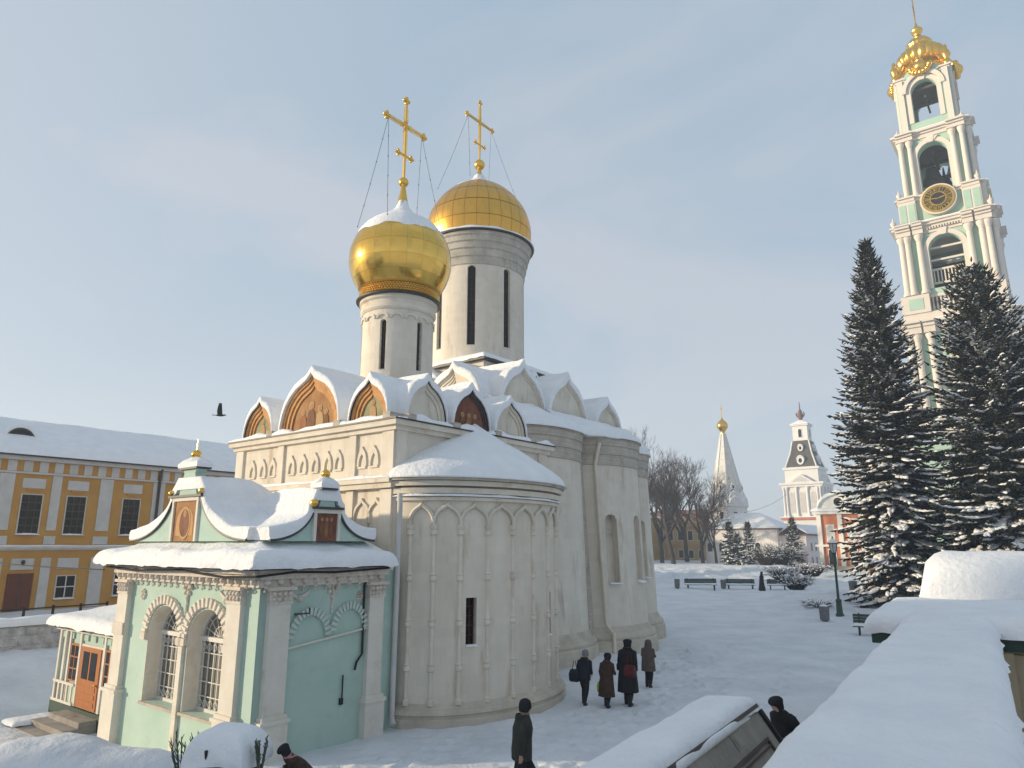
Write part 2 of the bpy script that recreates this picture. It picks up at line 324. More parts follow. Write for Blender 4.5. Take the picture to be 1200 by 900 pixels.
def curved_wall(mb, pt, a0, a1, z0, z1, da, dz, hole, fine_a=(), fine_z=(), depth=.3):
    """wall over (angle, height); pt(a, z, off) gives a point, hole(a, z) says where it is pierced; reveals are built"""
    A = sorted(set([round(a0 + (a1 - a0) * k / da, 5) for k in range(da + 1)] + [round(x, 5) for x in fine_a if a0 < x < a1]))
    Z = sorted(set([round(z0 + (z1 - z0) * k / dz, 5) for k in range(dz + 1)] + [round(x, 5) for x in fine_z if z0 < x < z1]))
    na, nz_ = len(A) - 1, len(Z) - 1
    H = [[hole((A[i] + A[i + 1]) / 2, (Z[j] + Z[j + 1]) / 2) for j in range(nz_)] for i in range(na)]
    c = {}
    def q(i, j, o):
        if (i, j, o) not in c: c[(i, j, o)] = mb.p(*pt(A[i], Z[j], -depth if o else 0))
        return c[(i, j, o)]
    for i in range(na):
        for j in range(nz_):
            if not H[i][j]:
                mb.f.append([q(i, j, 0), q(i + 1, j, 0), q(i + 1, j + 1, 0), q(i, j + 1, 0)])
            else:
                if i == 0 or not H[i - 1][j]: mb.f.append([q(i, j, 0), q(i, j, 1), q(i, j + 1, 1), q(i, j + 1, 0)])
                if i == na - 1 or not H[i + 1][j]: mb.f.append([q(i + 1, j, 1), q(i + 1, j, 0), q(i + 1, j + 1, 0), q(i + 1, j + 1, 1)])
                if j == 0 or not H[i][j - 1]: mb.f.append([q(i, j, 0), q(i + 1, j, 0), q(i + 1, j, 1), q(i, j, 1)])
                if j == nz_ - 1 or not H[i][j + 1]: mb.f.append([q(i, j + 1, 1), q(i + 1, j + 1, 1), q(i + 1, j + 1, 0), q(i, j + 1, 0)])
    return mb

# ------------------------------------------------------------------ ground: one snow sheet
def gz(x, y):
    e, n = to_en(x, y)
    T_ = smooth((-28.5 - e) / 6.5)
    z = -.78 * smooth((-13.2 - e) / 11) * smooth((16 - n) / 4) * (1 - T_) + .36 * T_ + .5 * smooth((-36.15 - e) / .5)
    z += (1.16 + .3 * fbm(x * .9, y * .9, 8)) * math.exp(-(((x + 9.6) / 2.5) ** 2 + ((y - 15.7) / 1.5) ** 2)) + .32 * math.exp(-(((x + 6.9) / 1.3) ** 2 + ((y - 15.4) / .9) ** 2))
    z += .25 * math.exp(-(((e + 16.7) / 2.2) ** 2 + ((n - 26.8) / 3) ** 2))
    # shovelled banks along the far side of the square and by the lamp post
    z += (.55 + .4 * fbm(x * .5, y * .5)) * smooth((y - 79 - .12 * (x - 20)) / 3) * smooth((x - 11) / 6) * smooth((150 - y) / 40)
    z += (.45 + .5 * fbm(x * .9, y * .9, 5)) * math.exp(-(((x - 21.0) / 3.2) ** 2 + ((y - 51.5) / 3.2) ** 2))
    z += (.7 + .5 * fbm(x * .8, y * .8, 5)) * math.exp(-(((x - 30.0) / 6.5) ** 2 + ((y - 62) / 10) ** 2))
    z += .09 * fbm(x * .35, y * .35, 9) + .05 * fbm(x * 1.5, y * 1.5, 2)
    if e < -20 and n < 12 and n > 4: z += .22 * max(0, fbm(x * .8, y * .8, 4)) * smooth((-22 - e) / 4)
    return z
def axis(lo, hi, step, far):
    a = []; q = lo
    while q < hi: a.append(q); q += step
    s = step
    while q < far: a.append(q); s *= 1.22; q += s
    a.append(far); b = []; s = step; q = lo
    while q > -far: s *= 1.22; q -= s; b.append(max(q, -far))
    return sorted(set(b + a))
GX = axis(-34, 42, .30, 700); GY = axis(2, 100, .33, 700)
GX = sorted(set([x for x in GX if not -5.5 < x < 11] + [-5.5 + .11 * k for k in range(151)])); GY = sorted(set([y for y in GY if not 12.5 < y < 36] + [12.5 + .11 * k for k in range(214)]))
# boot prints along the ways people have walked
PRINTS = {}
def add_track(pts, n_side=.13, jit=.05, step=.68, seed=1):
    rn = random.Random(seed); pts = [Vector((*q, 0)) for q in pts]; side = 1; carry = 0.0
    for a, b in zip(pts, pts[1:]):
        d = (b - a); L = d.length; d.normalize(); s_ = Vector((d.y, -d.x, 0)); t = carry
        while t < L:
            c = a + d * t + s_ * (side * n_side + rn.uniform(-jit, jit)); side = -side
            PRINTS.setdefault((int(c.x // .5), int(c.y // .5)), []).append((c.x, c.y, d.x, d.y, rn.uniform(.6, 1.1))); t += step * rn.uniform(.88, 1.1)
        carry = t - L
for k, tr in enumerate((((-6, 12.6), (-3, 14.0), (.2, 14.5), (6, 15.4), (11, 17)), ((-2.5, 12.5), (.6, 17.5), (2.1, 22.8)), ((-1.8, 12.5), (1.3, 17.2), (2.8, 22.6)), ((-1.0, 12.5), (2.1, 17.5), (3.5, 22.8)), ((.5, 12.5), (3.4, 19), (4.7, 25.7)),
        ((1.0, 12.5), (5.2, 20), (7.0, 29), (11, 36)), ((2.4, 12.5), (6.4, 22), (9.5, 36)), ((-5.4, 15), (-1, 18.5), (2.6, 20), (6.4, 27), (8.2, 36)), ((11, 14), (7, 22), (6, 30), (6.5, 36)), ((-4, 12.5), (-1.5, 19), (1.5, 21), (5, 27.5), (9, 35.9)),
        ((10.9, 22), (4, 19.5), (-4, 17)), ((3.2, 12.5), (7.2, 21), (10.9, 30)), ((0, 12.5), (4.4, 21.6), (5.8, 30), (8.6, 36)))): add_track(tr, seed=k + 3, jit=.07)
def print_depth(x, y):
    z = 0.0; i, j = int(x // .5), int(y // .5)
    for a in (i - 1, i, i + 1):
        for b in (j - 1, j, j + 1):
            for cx, cy, dx, dy, k in PRINTS.get((a, b), ()):
                u = ((x - cx) * dx + (y - cy) * dy) / .19; v = ((x - cx) * dy - (y - cy) * dx) / .105; r2 = u * u + v * v
                if r2 < 6: z += k * (-.13 * math.exp(-r2) + .035 * math.exp(-(math.sqrt(r2) - 1.7) ** 2 * 3))
    return max(z, -.15)
gmb = MB(); ids = [[gmb.p(x, y, (gz(x, y) + (print_depth(x, y) if -6 < x < 11.5 and 12 < y < 36.5 else 0)) if abs(x) < 200 and -50 < y < 300 else 0) for y in GY] for x in GX]
for i in range(len(GX) - 1):
    for j in range(len(GY) - 1):
        gmb.f.append([ids[i][j], ids[i + 1][j], ids[i + 1][j + 1], ids[i][j + 1]])
MT['snow_ground'] = mat('trodden_snow', (.60, .62, .655), (.75, .765, .795), .45, .8, .9, 2.6, .10, c3=(.50, .515, .545), c3_scale=1.7, c3_amt=.45, spec=.2, detail=9)
_t = MT['snow_ground'].node_tree; _b = _t.nodes['Principled BSDF']; _vo = nd(_t, 'ShaderNodeTexVoronoi', Scale=2.3); _vo.feature = 'SMOOTH_F1'
_tc = nd(_t, 'ShaderNodeTexCoord'); _t.links.new(_tc.outputs['Object'], _vo.inputs['Vector']); _b2 = nd(_t, 'ShaderNodeBump', Strength=.55, Distance=.10); _t.links.new(_vo.outputs['Distance'], _b2.inputs['Height'])
_t.links.new(_b.inputs['Normal'].links[0].from_socket, _b2.inputs['Normal']); _t.links.new(_b2.outputs['Normal'], _b.inputs['Normal'])
gnd = gmb.build('ground', 'snow_ground', None, 60); gnd['kind'] = 'structure'
# low wooded rise far off, all round
hmb = MB(); HN = 160
hmb.loft([[(r * cos(2 * pi * k / HN), r * sin(2 * pi * k / HN), h + (7 * fbm(k * .35, r) if h > 1 else 0)) for k in range(HN)] for r, h in ((560, -1), (600, 12), (640, 17), (690, -1))], True, False, False)
MT['hill'] = mat('far_wood', (.16, .15, .15), (.30, .29, .30), .05, .95, 0)
ho = hmb.build('hills', 'hill', None, 60); ho['kind'] = 'structure'

# ------------------------------------------------------------------ shared church pieces
def offset_line(pts, fun):
    out = []
    for i, (x, y) in enumerate(pts):
        a = pts[max(i - 1, 0)]; b = pts[min(i + 1, len(pts) - 1)]
        dx, dy = b[0] - a[0], b[1] - a[1]; l = math.hypot(dx, dy) or 1
        nx, ny = -dy / l, dx / l
        t = fun(nx, ny); out.append((x + nx * t, y + ny * t))
    return out
def snow_vault(mb, line, depth, th, front=.10, seed=0.0, side=.08, tail=0.0):
    """thick snow over a gable vault whose outline is line (left foot to right foot), running back by depth"""
    rings = []; nz_ = max(3, int(depth / .35))
    zs = [(front, .25), (front * .85, .75), (front * .35, .97)] + [(-depth * k / nz_, 1.0) for k in range(0, nz_ + 1)]
    for z, f in zs:
        def tk(nx, ny): return max(side, ny) * th * f
        o = offset_line(line, tk)
        o2 = []
        for (x, y), (lx, ly) in zip(o, line):
            if tail and -z > depth - tail: fy = math.sqrt(max(.02, 1 - ((-z - depth + tail) / tail) ** 2)); y *= fy; ly *= fy; x *= .8 + .2 * fy
            k = 1 + .28 * noise.noise((x * 1.5 + seed, y * 1.5, z * 1.3 + seed)); o2.append((lx + (x - lx) * k, ly + (y - ly) * k))
        fy = math.sqrt(max(.02, 1 - ((-z - depth + tail) / tail) ** 2)) if tail and -z > depth - tail else 1
        inner = [(x * .97, (y * .97 - .005) * fy) for x, y in line]
        rings.append([(x, y, z) for x, y in o2] + [(x, y, z) for x, y in inner[::-1]])
    rings = rings[::-1]
    mb.loft([r for r in rings], True, True, True)
    return mb
def gable(T, face, d, u, z, w, h, depth, tymp='white', frame='white_smooth', steps=3, snow=.28, band=.13, shape=keel, name='gable'):
    line = shape(w, h)
    g = T.add(name, T.fmb(face, d, u, z).prism([(x * .90, y * .93) for x, y in line][::-1], -depth, -.05 * steps - .02), 'white')
    k0 = 1.0
    for s in range(steps):
        k1 = k0 - band
        o = [(x * k0, y * (1 - (1 - k0) * .80)) for x, y in line]; i_ = [(x * k1, y * (1 - (1 - k1) * .80)) for x, y in line]
        T.add('arch_moulding', arch_band(T.fmb(face, d, u, z), o, i_, -.30, -.05 * s), frame, g, 40)
        k0 = k1
    T.add('tympanum', T.fmb(face, d, u, z).prism([(x * k0 * 1.02, y * (1 - (1 - k0) * .80) * 1.01) for x, y in line][::-1], -.32, -.05 * steps), tymp, g)
    e1 = offset_line(line, lambda a, b: .045)
    T.add('metal_edge', arch_band(T.fmb(face, d, u, z), e1, line, -.25, .05), 'dark_metal', g, 40)
    T.add('snow', snow_vault(T.fmb(face, d, u, z), e1, depth, snow, seed=u * 3.1 + z), 'snow', g, 50)
    return g
def icon_figure(T, face, d, u, z, s, robe, parent, halo='gilt'):
    m = T.fmb(face, d, u, z)
    m.prism([(x * s, y * s) for x, y in ((-.16, 0), (.16, 0), (.19, .3), (.15, .55), (.07, .63), (-.07, .63), (-.15, .55), (-.19, .3))], -.02, .012)
    f = T.add('painted_figure', m, robe, parent)
    T.add('halo', T.fmb(face, d, u, z).prism([(.115 * s * cos(2 * pi * k / 14), (.74 + .115 * sin(2 * pi * k / 14)) * s) for k in range(14)], -.02, .010), 'robe_pale', parent)
    T.add('head', T.fmb(face, d, u, z).prism([(.062 * s * cos(2 * pi * k / 10), (.725 + .085 * sin(2 * pi * k / 10)) * s) for k in range(10)], -.02, .018), 'skin_icon', parent)
    return f
def golden_cross(T, e, n, z0, h, name='cross', ball=.24, arm=1.05, chain=None):
    """orthodox cross on a cone and ball; the arms run north-south; chains come down to the dome"""
    c = T.mb(); c.lathe([(.24, z0 - .25), (.15, z0 + .25), (.09, z0 + .62), (.09, z0 + .7)], 12, e, n)
    root = T.add(name, c, 'gilt', None, 40)
    T.add('ball', T.mb().ball((e, n, z0 + .80), ball, 16, 10), 'gilt', root, 60)
    zb, zt = z0 + .95, z0 + h
    m = T.mb(); m.box(e - .04, e + .04, n - .042, n + .042, zb, zt)
    zc = zb + (zt - zb) * .68
    for zz, L, t in ((zc, arm, .036), (zb + (zt - zb) * .30, arm * .36, .035)):
        m.box(e - .035, e + .035, n - L, n + L, zz - t, zz + t)
    for dn_ in (-.11, .11): m.box(e - .012, e + .012, n + dn_ - .008, n + dn_ + .008, zb + .9, zt - .3)
    for dz_ in (-.10, .10): m.box(e - .012, e + .012, n - arm * .9, n + arm * .9, zc + dz_ - .008, zc + dz_ + .008)
    T.add('cross_bars', m, 'gilt', root)
    o = T.mb()
    def tre(a, b, k=.085):
        o = T.mb()
        for da, db in ((0, 0), (.11, 0), (-.11, 0), (0, .11), (0, -.11)): o.ball((e, n + a + da, b + db), k if (da or db) else .1, 8, 6)
        T.add('trefoil_end', o, 'gilt', root, 50)
    tre(arm + .05, zc); tre(-arm - .05, zc); tre(0, zt + .05); tre(arm * .36, zb + (zt - zb) * .30, .06); tre(-arm * .36, zb + (zt - zb) * .30, .06)
    for k in range(8):
        a = pi / 8 + k * pi / 4; o.tube([(e, n, zc), (e, n + .38 * cos(a), zc + .38 * sin(a))], [.035, .012], 5)
    T.add('cross_rays', o, 'gilt', root, 50)
    if chain:
        cr, cz = chain
        for sy, de in ((1, .35), (-1, .35), (1, -.35), (-1, -.35)):
            a = Vector((e, n + sy * arm * .95, zc)); b = Vector((e + de * cr * 1.6, n + sy * cr, cz)); m = T.mb()
            pts = [a.lerp(b, k / 10) + Vector((0, 0, -.12 * sin(pi * k / 10))) for k in range(11)]
            m.tube(pts, .009, 4)
            for q in pts[2::2]: m.ball(tuple(q), .028, 6, 4)
            T.add('stay_chain', m, 'dark_metal', root)
    return root
def dome_panels(T, e, n, prof, seg, rows, m, parent, t0=0.0, t1=1.0, gap=.025, lift=.015, name='gold_sheet', bulge=.5, tgap=.02):
    """separate gilded sheets over a dome; prof(t) -> (r, z)"""
    for j in range(rows):
        a, b = t0 + (t1 - t0) * j / rows, t0 + (t1 - t0) * (j + 1) / rows
        mb = MB(); r0 = prof((a + b) / 2)[0]; ga = min(gap / max(r0, .2), .1) / 2; da = 2 * pi / seg; gt = (b - a) * tgap
        def fn(u, v):
            r, z = prof(a + gt + (b - a - 2 * gt) * v); bl = lift * (1 + bulge * sin(pi * u) * sin(pi * v)); an = ga + (da - 2 * ga) * u
            return ((r + bl) * cos(an), (r + bl) * sin(an), z)
        mb.grid(fn, 4, 4); me = mb.mesh(name, MT[m], 60)
        off = (j % 2) * .5 * da if seg < 0 else 0
        for k in range(seg):
            tilt = Matrix.Rotation(random.uniform(-.012, .012), 4, 'Z')
            link(name, me, parent, T.T @ Matrix.Translation((e, n, 0)) @ Matrix.Rotation(da * k + off, 4, 'Z'))
def lerp_prof(pts):
    """smooth curve through (r, z) points (Catmull-Rom), parameter 0..1"""
    n = len(pts) - 1
    def f(t):
        t = max(0, min(1, t)) * n; i = min(int(t), n - 1); u = t - i
        P = [pts[max(0, min(n, i + k))] for k in (-1, 0, 1, 2)]
        return tuple(.5 * (2 * P[1][c] + (P[2][c] - P[0][c]) * u + (2 * P[0][c] - 5 * P[1][c] + 4 * P[2][c] - P[3][c]) * u * u + (3 * P[1][c] - P[0][c] - 3 * P[2][c] + P[3][c]) * u ** 3) for c in (0, 1))
    return f
def snow_dome(T, e, n, prof, t0, th, parent, seg=40, name='snow_cap', ragged=.05, f=lambda a: 0):
    mb = T.mb(); rings = []; NR = 12
    for j in range(NR + 1):
        ring = []
        for k in range(seg):
            a = 2 * pi * k / seg
            ts = t0 + ragged * noise.noise((cos(a) * 2.2, sin(a) * 2.2, e)) + ragged * .5 * noise.noise((cos(a) * 6, sin(a) * 6, e)) + f(a)
            t = ts + (1 - ts) * j / NR; r, z = prof(t); g = th * min(1, (j / NR) * 5) ** .5 * (1 + .3 * noise.noise((cos(a) * 3, sin(a) * 3, t * 9)))
            ring.append((e + (r + g * .8 + .012) * cos(a), n + (r + g * .8 + .012) * sin(a), z + g * .7 * (j / NR)))
        rings.append(ring)
    mb.loft(rings, True, False, True)
    return T.add(name, mb, 'snow', parent, 60)
def slot_drum(T, e, n, r, z0, z1, slots, sw, sz0, sz1, name, m, depth=.35, seg=64, parent=None):
    """round drum pierced by tall round-headed slots; returns the wall object and builds each window"""
    hw = sw / 2 / r; top = [sz1 - sw / 2 * (1 - sin(pi / 2 * k / 5)) for k in range(6)]
    def hole(a, z):
        for s in slots:
            da = abs((a - s + pi) % (2 * pi) - pi)
            if da < hw and sz0 < z < sz1:
                zz = z - (sz1 - sw / 2)
                if zz <= 0 or (da * r) ** 2 + zz * zz < (sw / 2) ** 2: return True
        return False
    fa = []
    for s in slots:
        fa += [((s + hw * (2 * k / 8 - 1)) + 10 * pi) % (2 * pi) for k in range(9)]
    o = T.add(name, curved_wall(T.mb(), lambda a, z, off: (e + (r + off) * cos(a), n + (r + off) * sin(a), z), 0, 2 * pi, z0, z1, seg, 4, hole, fa, [sz0] + top, depth), m, parent, 35)
    for s in slots:
        P = T.mb(); P.grid(lambda u, v: (e + (r - depth + .01) * cos(s + hw * 1.3 * (2 * u - 1)), n + (r - depth + .01) * sin(s + hw * 1.3 * (2 * u - 1)), sz0 - .1 + (sz1 - sz0 + .2) * v), 3, 1)
        win = T.add('slot_window', P, 'slot', o)
        B = T.mb(); rr = r - depth + .04
        for k in range(1, 7): zz = sz0 + (sz1 - sz0) * k / 7; B.tube([(e + rr * cos(s - hw), n + rr * sin(s - hw), zz), (e + rr * cos(s + hw), n + rr * sin(s + hw), zz)], .018, 4)
        B.tube([(e + rr * cos(s), n + rr * sin(s), sz0), (e + rr * cos(s), n + rr * sin(s), sz1)], .018, 4)
        T.add('window_bar', B, 'dark_metal', o)
        sn = T.mb(); snow_sweep(sn, [(e + (r - .08) * cos(s - hw), n + (r - .08) * sin(s - hw), sz0), (e + (r - .08) * cos(s + hw), n + (r - .08) * sin(s + hw), sz0)], .24, .10, seed=s)
        T.add('sill_snow', sn, 'snow', o, 60)
    return o

# ================================================================== the small white church with the onion dome
K = Thing('domed_church', 'small cream stone church with one golden onion dome and painted keel gables', 'church', -19.75, 18.0)
n0, e1, e0w, n1 = 14.2, -15.5, -24.0, 21.9
w = K.mb(); w.box(e0w, e1, n0, n1, -.3, 8.3); wall = K.add('wall', w, 'white')
for u0, u1 in ((-24.0, -23.55), (-21.38, -21.05), (-17.55, -17.22), (-16.0, -15.5)):
    K.add('lisene', K.fmb('S', n0).box(u0, u1 - .002, 0, 6.38, 0, .10), 'white', wall)
    K.add('lisene', K.fmb('S', n0).box(u0, u1 - .002, 6.72, 8.27, 0, .08), 'white', wall)
K.add('lisene', K.fmb('E', e1).box(14.2, 14.62, 0, 8.27, 0, .075), 'white', wall); K.add('lisene', K.fmb('E', e1).box(21.4, 21.9, 0, 8.27, 0, .08), 'white', wall)
for z, h, o in ((6.40, .16, .22), (6.56, .14, .30)):
    K.add('string_course', K.fmb('S', n0).box(e0w - o, e1 + .1, z, z + h, 0, o), 'white_smooth', wall)
for z, h, o in ((8.12, .14, .14), (8.26, .16, .26)):
    c = K.mb(); c.box(e0w - o, e1 + o, n0 - o, n1 + o, z, z + h); K.add('cornice', c, 'white_smooth', wall)
c = K.mb(); c.box(e0w - .30, e1 + .30, n0 - .30, n1 + .30, 8.42, 8.46); K.add('roof_edge', c, 'dark_metal', wall)
s = K.mb(); snow_sweep(s, [(e0w - .25, n0 - .15, 6.70), (e1 + .05, n0 - .15, 6.70)], .34, .12, seed=2); K.add('ledge_snow', s, 'snow', wall, 60)
s = K.mb(); snow_sweep(s, [(e0w - .25, n0 - .12, 8.46), (e1 + .1, n0 - .12, 8.46)], .40, .17, seed=5, var=.6); snow_sweep(s, [(e1 + .12, n0 - .15, 8.46), (e1 + .12, n1 + .2, 8.46)], .40, .15, seed=9, var=.6); K.add('cornice_snow', s, 'snow', wall, 60)
# little keel ornaments under the upper cornice, and the blind arcade below the ledge
for u in (-22.95, -22.3, -21.7, -20.6, -19.95, -19.3, -18.65, -18.1, -16.95, -16.4):
    a = keel(.42, .62); K.add('relief_ornament', arch_band(K.fmb('S', n0, u, 7.12), a, [(x * .62, y * .66) for x, y in a], 0, .055), 'white_smooth', wall, 40)
    K.add('relief_ornament', K.fmb('S', n0).box(u - .18, u + .18, 7.05, 7.11, 0, .05), 'white_smooth', wall)
for u in (-22.75, -21.9, -20.5, -19.4, -18.3, -16.85, -16.2):
    a = keel(.8, .75); K.add('blind_arch', arch_band(K.fmb('S', n0, u, 5.40), a, [(x * .84, y * .86) for x, y in a], 0, .07), 'white_smooth', wall, 40)
    K.add('colonnette', K.fmb('S', n0).box(u - .44, u - .36, 0, 5.40, 0, .06), 'white_smooth', wall)
# keel gables on the roof: painted to the south, plain and painted to the east
gs = [gable(K, 'S', n0 + .05, -22.85, 8.46, 1.75, 1.45, 3.0, 'fresco_green', 'ochre_frame', 3, .17, name='painted_gable'),
      gable(K, 'S', n0 + .05, -19.85, 8.46, 3.20, 2.12, 3.2, 'fresco', 'ochre_frame', 3, .20, .09, name='painted_gable'),
      gable(K, 'S', n0 + .05, -16.80, 8.46, 1.75, 1.40, 3.0, 'fresco_green', 'ochre_frame', 3, .22, name='painted_gable')]
for u, s_, r_ in ((-20.42, 1.0, 'robe_red'), (-19.98, 1.25, 'robe_dark'), (-19.5, 1.05, 'robe_pale'), (-19.16, .85, 'robe_dark')): icon_figure(K, 'S', n0 + .19, u, 8.5, s_, r_, gs[1])
for g, u in ((gs[0], -22.85), (gs[2], -16.8)): icon_figure(K, 'S', n0 + .19, u, 8.5, .85, 'robe_pale', g)
ge = [gable(K, 'E', e1 - .05, 15.5, 8.46, 1.70, 1.42, 3.0, 'white', 'white_smooth', 2, .24),
      gable(K, 'E', e1 - .05, 17.62, 8.46, 1.80, 1.50, 3.0, 'fresco_red', 'copper', 2, .24, .07, name='painted_gable'),
      gable(K, 'E', e1 - .05, 19.78, 8.46, 1.75, 1.40, 3.0, 'white', 'white_smooth', 2, .24)]
for u, r_ in ((17.3, 'robe_dark'), (17.62, 'robe_red'), (17.94, 'robe_dark')): icon_figure(K, 'E', e1 - .14, u, 8.5, .75, r_, ge[1])
for u in (14.55, 16.55, 18.68, 20.75):
    K.add('rain_spout', K.fmb('E', e1).box(u - .16, u + .16, 8.46, 8.62, -.3, .34), 'stone', wall)
for u in (-21.65, -17.95, -15.6): K.add('rain_spout', K.fmb('S', n0).box(u - .16, u + .16, 8.46, 8.64, -.3, .32), 'stone', wall)
c = K.mb(); c.box(-22.6, -17.0, 15.6, 20.4, 8.46, 9.3); K.add('roof_base', c, 'white', wall)
s = K.mb(); snow_pad(s, -23.9, -15.6, 14.3, 21.8, lambda x, y: 8.3 + 1.35 * (1 - max(abs((x + 19.75) / 4.2), abs((y - 18) / 3.8)) ** 1.5), .25, 34, 34, 0, .3, 3, .5); K.add('roof_snow', s, 'snow', wall, 60)
# drum, ring of little keels, onion
de, dn = -19.75, 18.0
drum = slot_drum(K, de, dn, 1.38, 9.2, 13.75, [R(-66 + 60 * k) for k in range(6)], .24, 11.05, 13.0, 'drum', 'white', .16)
for k in range(12):
    a = 2 * pi * k / 12 + R(-51); fr = Matrix(((-sin(a), 0, cos(a), de + 1.36 * cos(a)), (cos(a), 0, sin(a), dn + 1.36 * sin(a)), (0, 1, 0, 10.1), (0, 0, 0, 1)))
    ln = keel(.70, .80); K.add('drum_keel', arch_band(MB(K.T @ fr), ln, [(x * .78, y * .8) for x, y in ln], -.12, .12), 'white_smooth', drum, 40)
for k in range(16):
    a = 2 * pi * k / 16; fr = Matrix(((-sin(a), 0, cos(a), de + 1.37 * cos(a)), (cos(a), 0, sin(a), dn + 1.37 * sin(a)), (0, 1, 0, 13.05), (0, 0, 0, 1)))
    ln = arc(.5, .22, 8); K.add('drum_frieze_arch', arch_band(MB(K.T @ fr), ln, [(x * .72, y * .6) for x, y in ln], -.08, .06), 'white_smooth', drum, 40)
c = K.mb(); c.lathe([(1.40, 13.42), (1.47, 13.50), (1.47, 13.62), (1.43, 13.66), (1.43, 13.80), (1.52, 13.86), (1.52, 14.02), (1.3, 14.03)], 56, de, dn, cap=False); K.add('drum_cornice', c, 'white_smooth', drum, 40)
c = K.mb(); c.lathe([(1.50, 13.97), (1.66, 13.99), (1.67, 14.04), (1.50, 14.06)], 56, de, dn, cap=False); K.add('metal_edge', c, 'dark_metal', drum, 40)
onion = lerp_prof([(1.50, 14.42), (1.68, 14.66), (1.90, 15.1), (2.02, 15.65), (1.97, 16.26), (1.72, 16.84), (1.26, 17.34), (.76, 17.66), (.38, 17.92), (.2, 18.14), (.13, 18.4)])
c = K.mb(); c.lathe([onion(k / 40) for k in range(41)], 64, de, dn); dome = K.add('onion_dome', c, 'gold_seam', drum, 60)
c = K.mb()
for k in range(88):                              # pierced gilded collar
    a = 2 * pi * k / 88
    for j in range(4):
        zz = 14.15 + .085 * j; rr = 1.545 - .008 * j; a2 = a + (j % 2) * pi / 88; c.ball((de + rr * cos(a2), dn + rr * sin(a2), zz), .042, 5, 4)
K.add('gilt_studs', c, 'gilt', drum, 60, 'stuff')
c = K.mb(); c.lathe([(1.50, 14.04), (1.56, 14.10), (1.53, 14.12), (1.51, 14.44), (1.55, 14.46), (1.50, 14.5)], 72, de, dn, cap=False); K.add('gilt_collar', c, 'gold_old_seam', drum, 40)
dome_panels(K, de, dn, onion, 20, 7, 'gold', drum, .055, .78, .006, .008, bulge=.0, tgap=.008)
snow_dome(K, de, dn, onion, .47, .085, drum, 56, ragged=.035)
golden_cross(K, de, dn, 18.55, 4.55, ball=.21, arm=1.0, chain=(1.55, 17.05))
# apse with colonnettes
AC, AB, AA = (-15.5, 17.75), 3.45, 2.28
def ap(t, z, off=0.0): return (AC[0] + (AA + off) * cos(t), AC[1] + (AB + off) * sin(t), z)
slots = [(R(-37.5), .30, 2.0, 3.30), (R(22), .30, 2.0, 3.30)]
def ahole(a, z):
    return any(abs(a - s) < hw_ / 2 / 2.8 and z0_ < z < z1_ for s, hw_, z0_, z1_ in slots)
fa = [s + k * hw_ / 2 / 2.8 for s, hw_, _, _ in slots for k in (-1, 1)]
apse = K.add('apse_wall', curved_wall(K.mb(), lambda a, z, o: ap(a, z, o), -pi / 2, pi / 2, -.3, 6.30, 48, 3, ahole, fa, [2.0, 3.3], .4), 'white', None, 30)
for s, hw_, z0_, z1_ in slots:
    P = K.mb(); h2 = hw_ / 2 / 2.8; P.grid(lambda u, v: ap(s + h2 * 1.4 * (2 * u - 1), z0_ - .1 + (z1_ - z0_ + .2) * v, -.39), 3, 1); win = K.add('slot_window', P, 'slot', apse)
    B = K.mb()
    for k in range(1, 5): zz = z0_ + (z1_ - z0_) * k / 5; B.tube([ap(s - h2, zz, -.3), ap(s + h2, zz, -.3)], .016, 4)
    B.tube([ap(s, z0_, -.3), ap(s, z1_, -.3)], .016, 4); K.add('window_bar', B, 'door_brown', apse)
    sn = K.mb(); snow_sweep(sn, [ap(s - h2, z0_ - .01, -.1), ap(s + h2, z0_ - .01, -.1)], .3, .12, seed=s); K.add('sill_snow', sn, 'snow', apse, 60)
cols = [R(-76 + 15.9 * k) for k in range(11)]
for t in cols:
    c = K.mb(); prof = [(.05, .55), (.055, 5.15)]; q = ap(t, 0, .0)
    pr = [(.10, .5), (.10, .62), (.062, .66)]
    for zb in (1.35, 2.52, 3.75): pr += [(.062, zb), (.10, zb + .04), (.10, zb + .13), (.075, zb + .16), (.10, zb + .2), (.062, zb + .26)]
    pr += [(.062, 5.02), (.11, 5.06), (.11, 5.16), (.075, 5.18), (.12, 5.26), (.12, 5.34)]
    c.lathe(pr, 10, q[0], q[1]); K.add('colonnette', c, 'white_smooth', apse, 40)
for a, b in zip(cols, cols[1:]):
    ln = keel(1.0, 1.0, 7); m = K.mb(); o = []
    for (x, y) in ln:
        t = (a + b) / 2 + (b - a) * x; o.append((t, 5.30 + .62 * y))
    for s_, off0 in ((1, 0),):
        pts = [ap(t, z, .055) for t, z in o]; m.tube(pts, .06, 6)
    K.add('keel_arch', m, 'white_smooth', apse, 60)
for z, h, o in ((6.02, .10, .10), (6.22, .16, .16), (6.44, .14, .24)):
    c = K.mb(); c.loft([[ap(-pi / 2 + pi * k / 48, z + a, o * f) for k in range(49)] for a, f in ((0, 0), (0, 1), (h, 1), (h, 0))], False, False, False); K.add('cornice', c, 'white_smooth', apse, 30)
c = K.mb(); c.loft([[ap(-pi / 2 + pi * k / 48, z, o) for k in range(49)] for z, o in ((6.38, .0), (6.58, .0), (6.60, .34), (6.68, .36), (6.70, 0))], False, False, False); K.add('eaves', c, 'stone', apse, 30)
s = K.mb(); snow_sweep(s, [ap(-pi / 2 + pi * k / 40, 6.14, .10) for k in range(41)], .16, .07, seed=4); K.add('ledge_snow', s, 'snow', apse, 60)
s = K.mb()
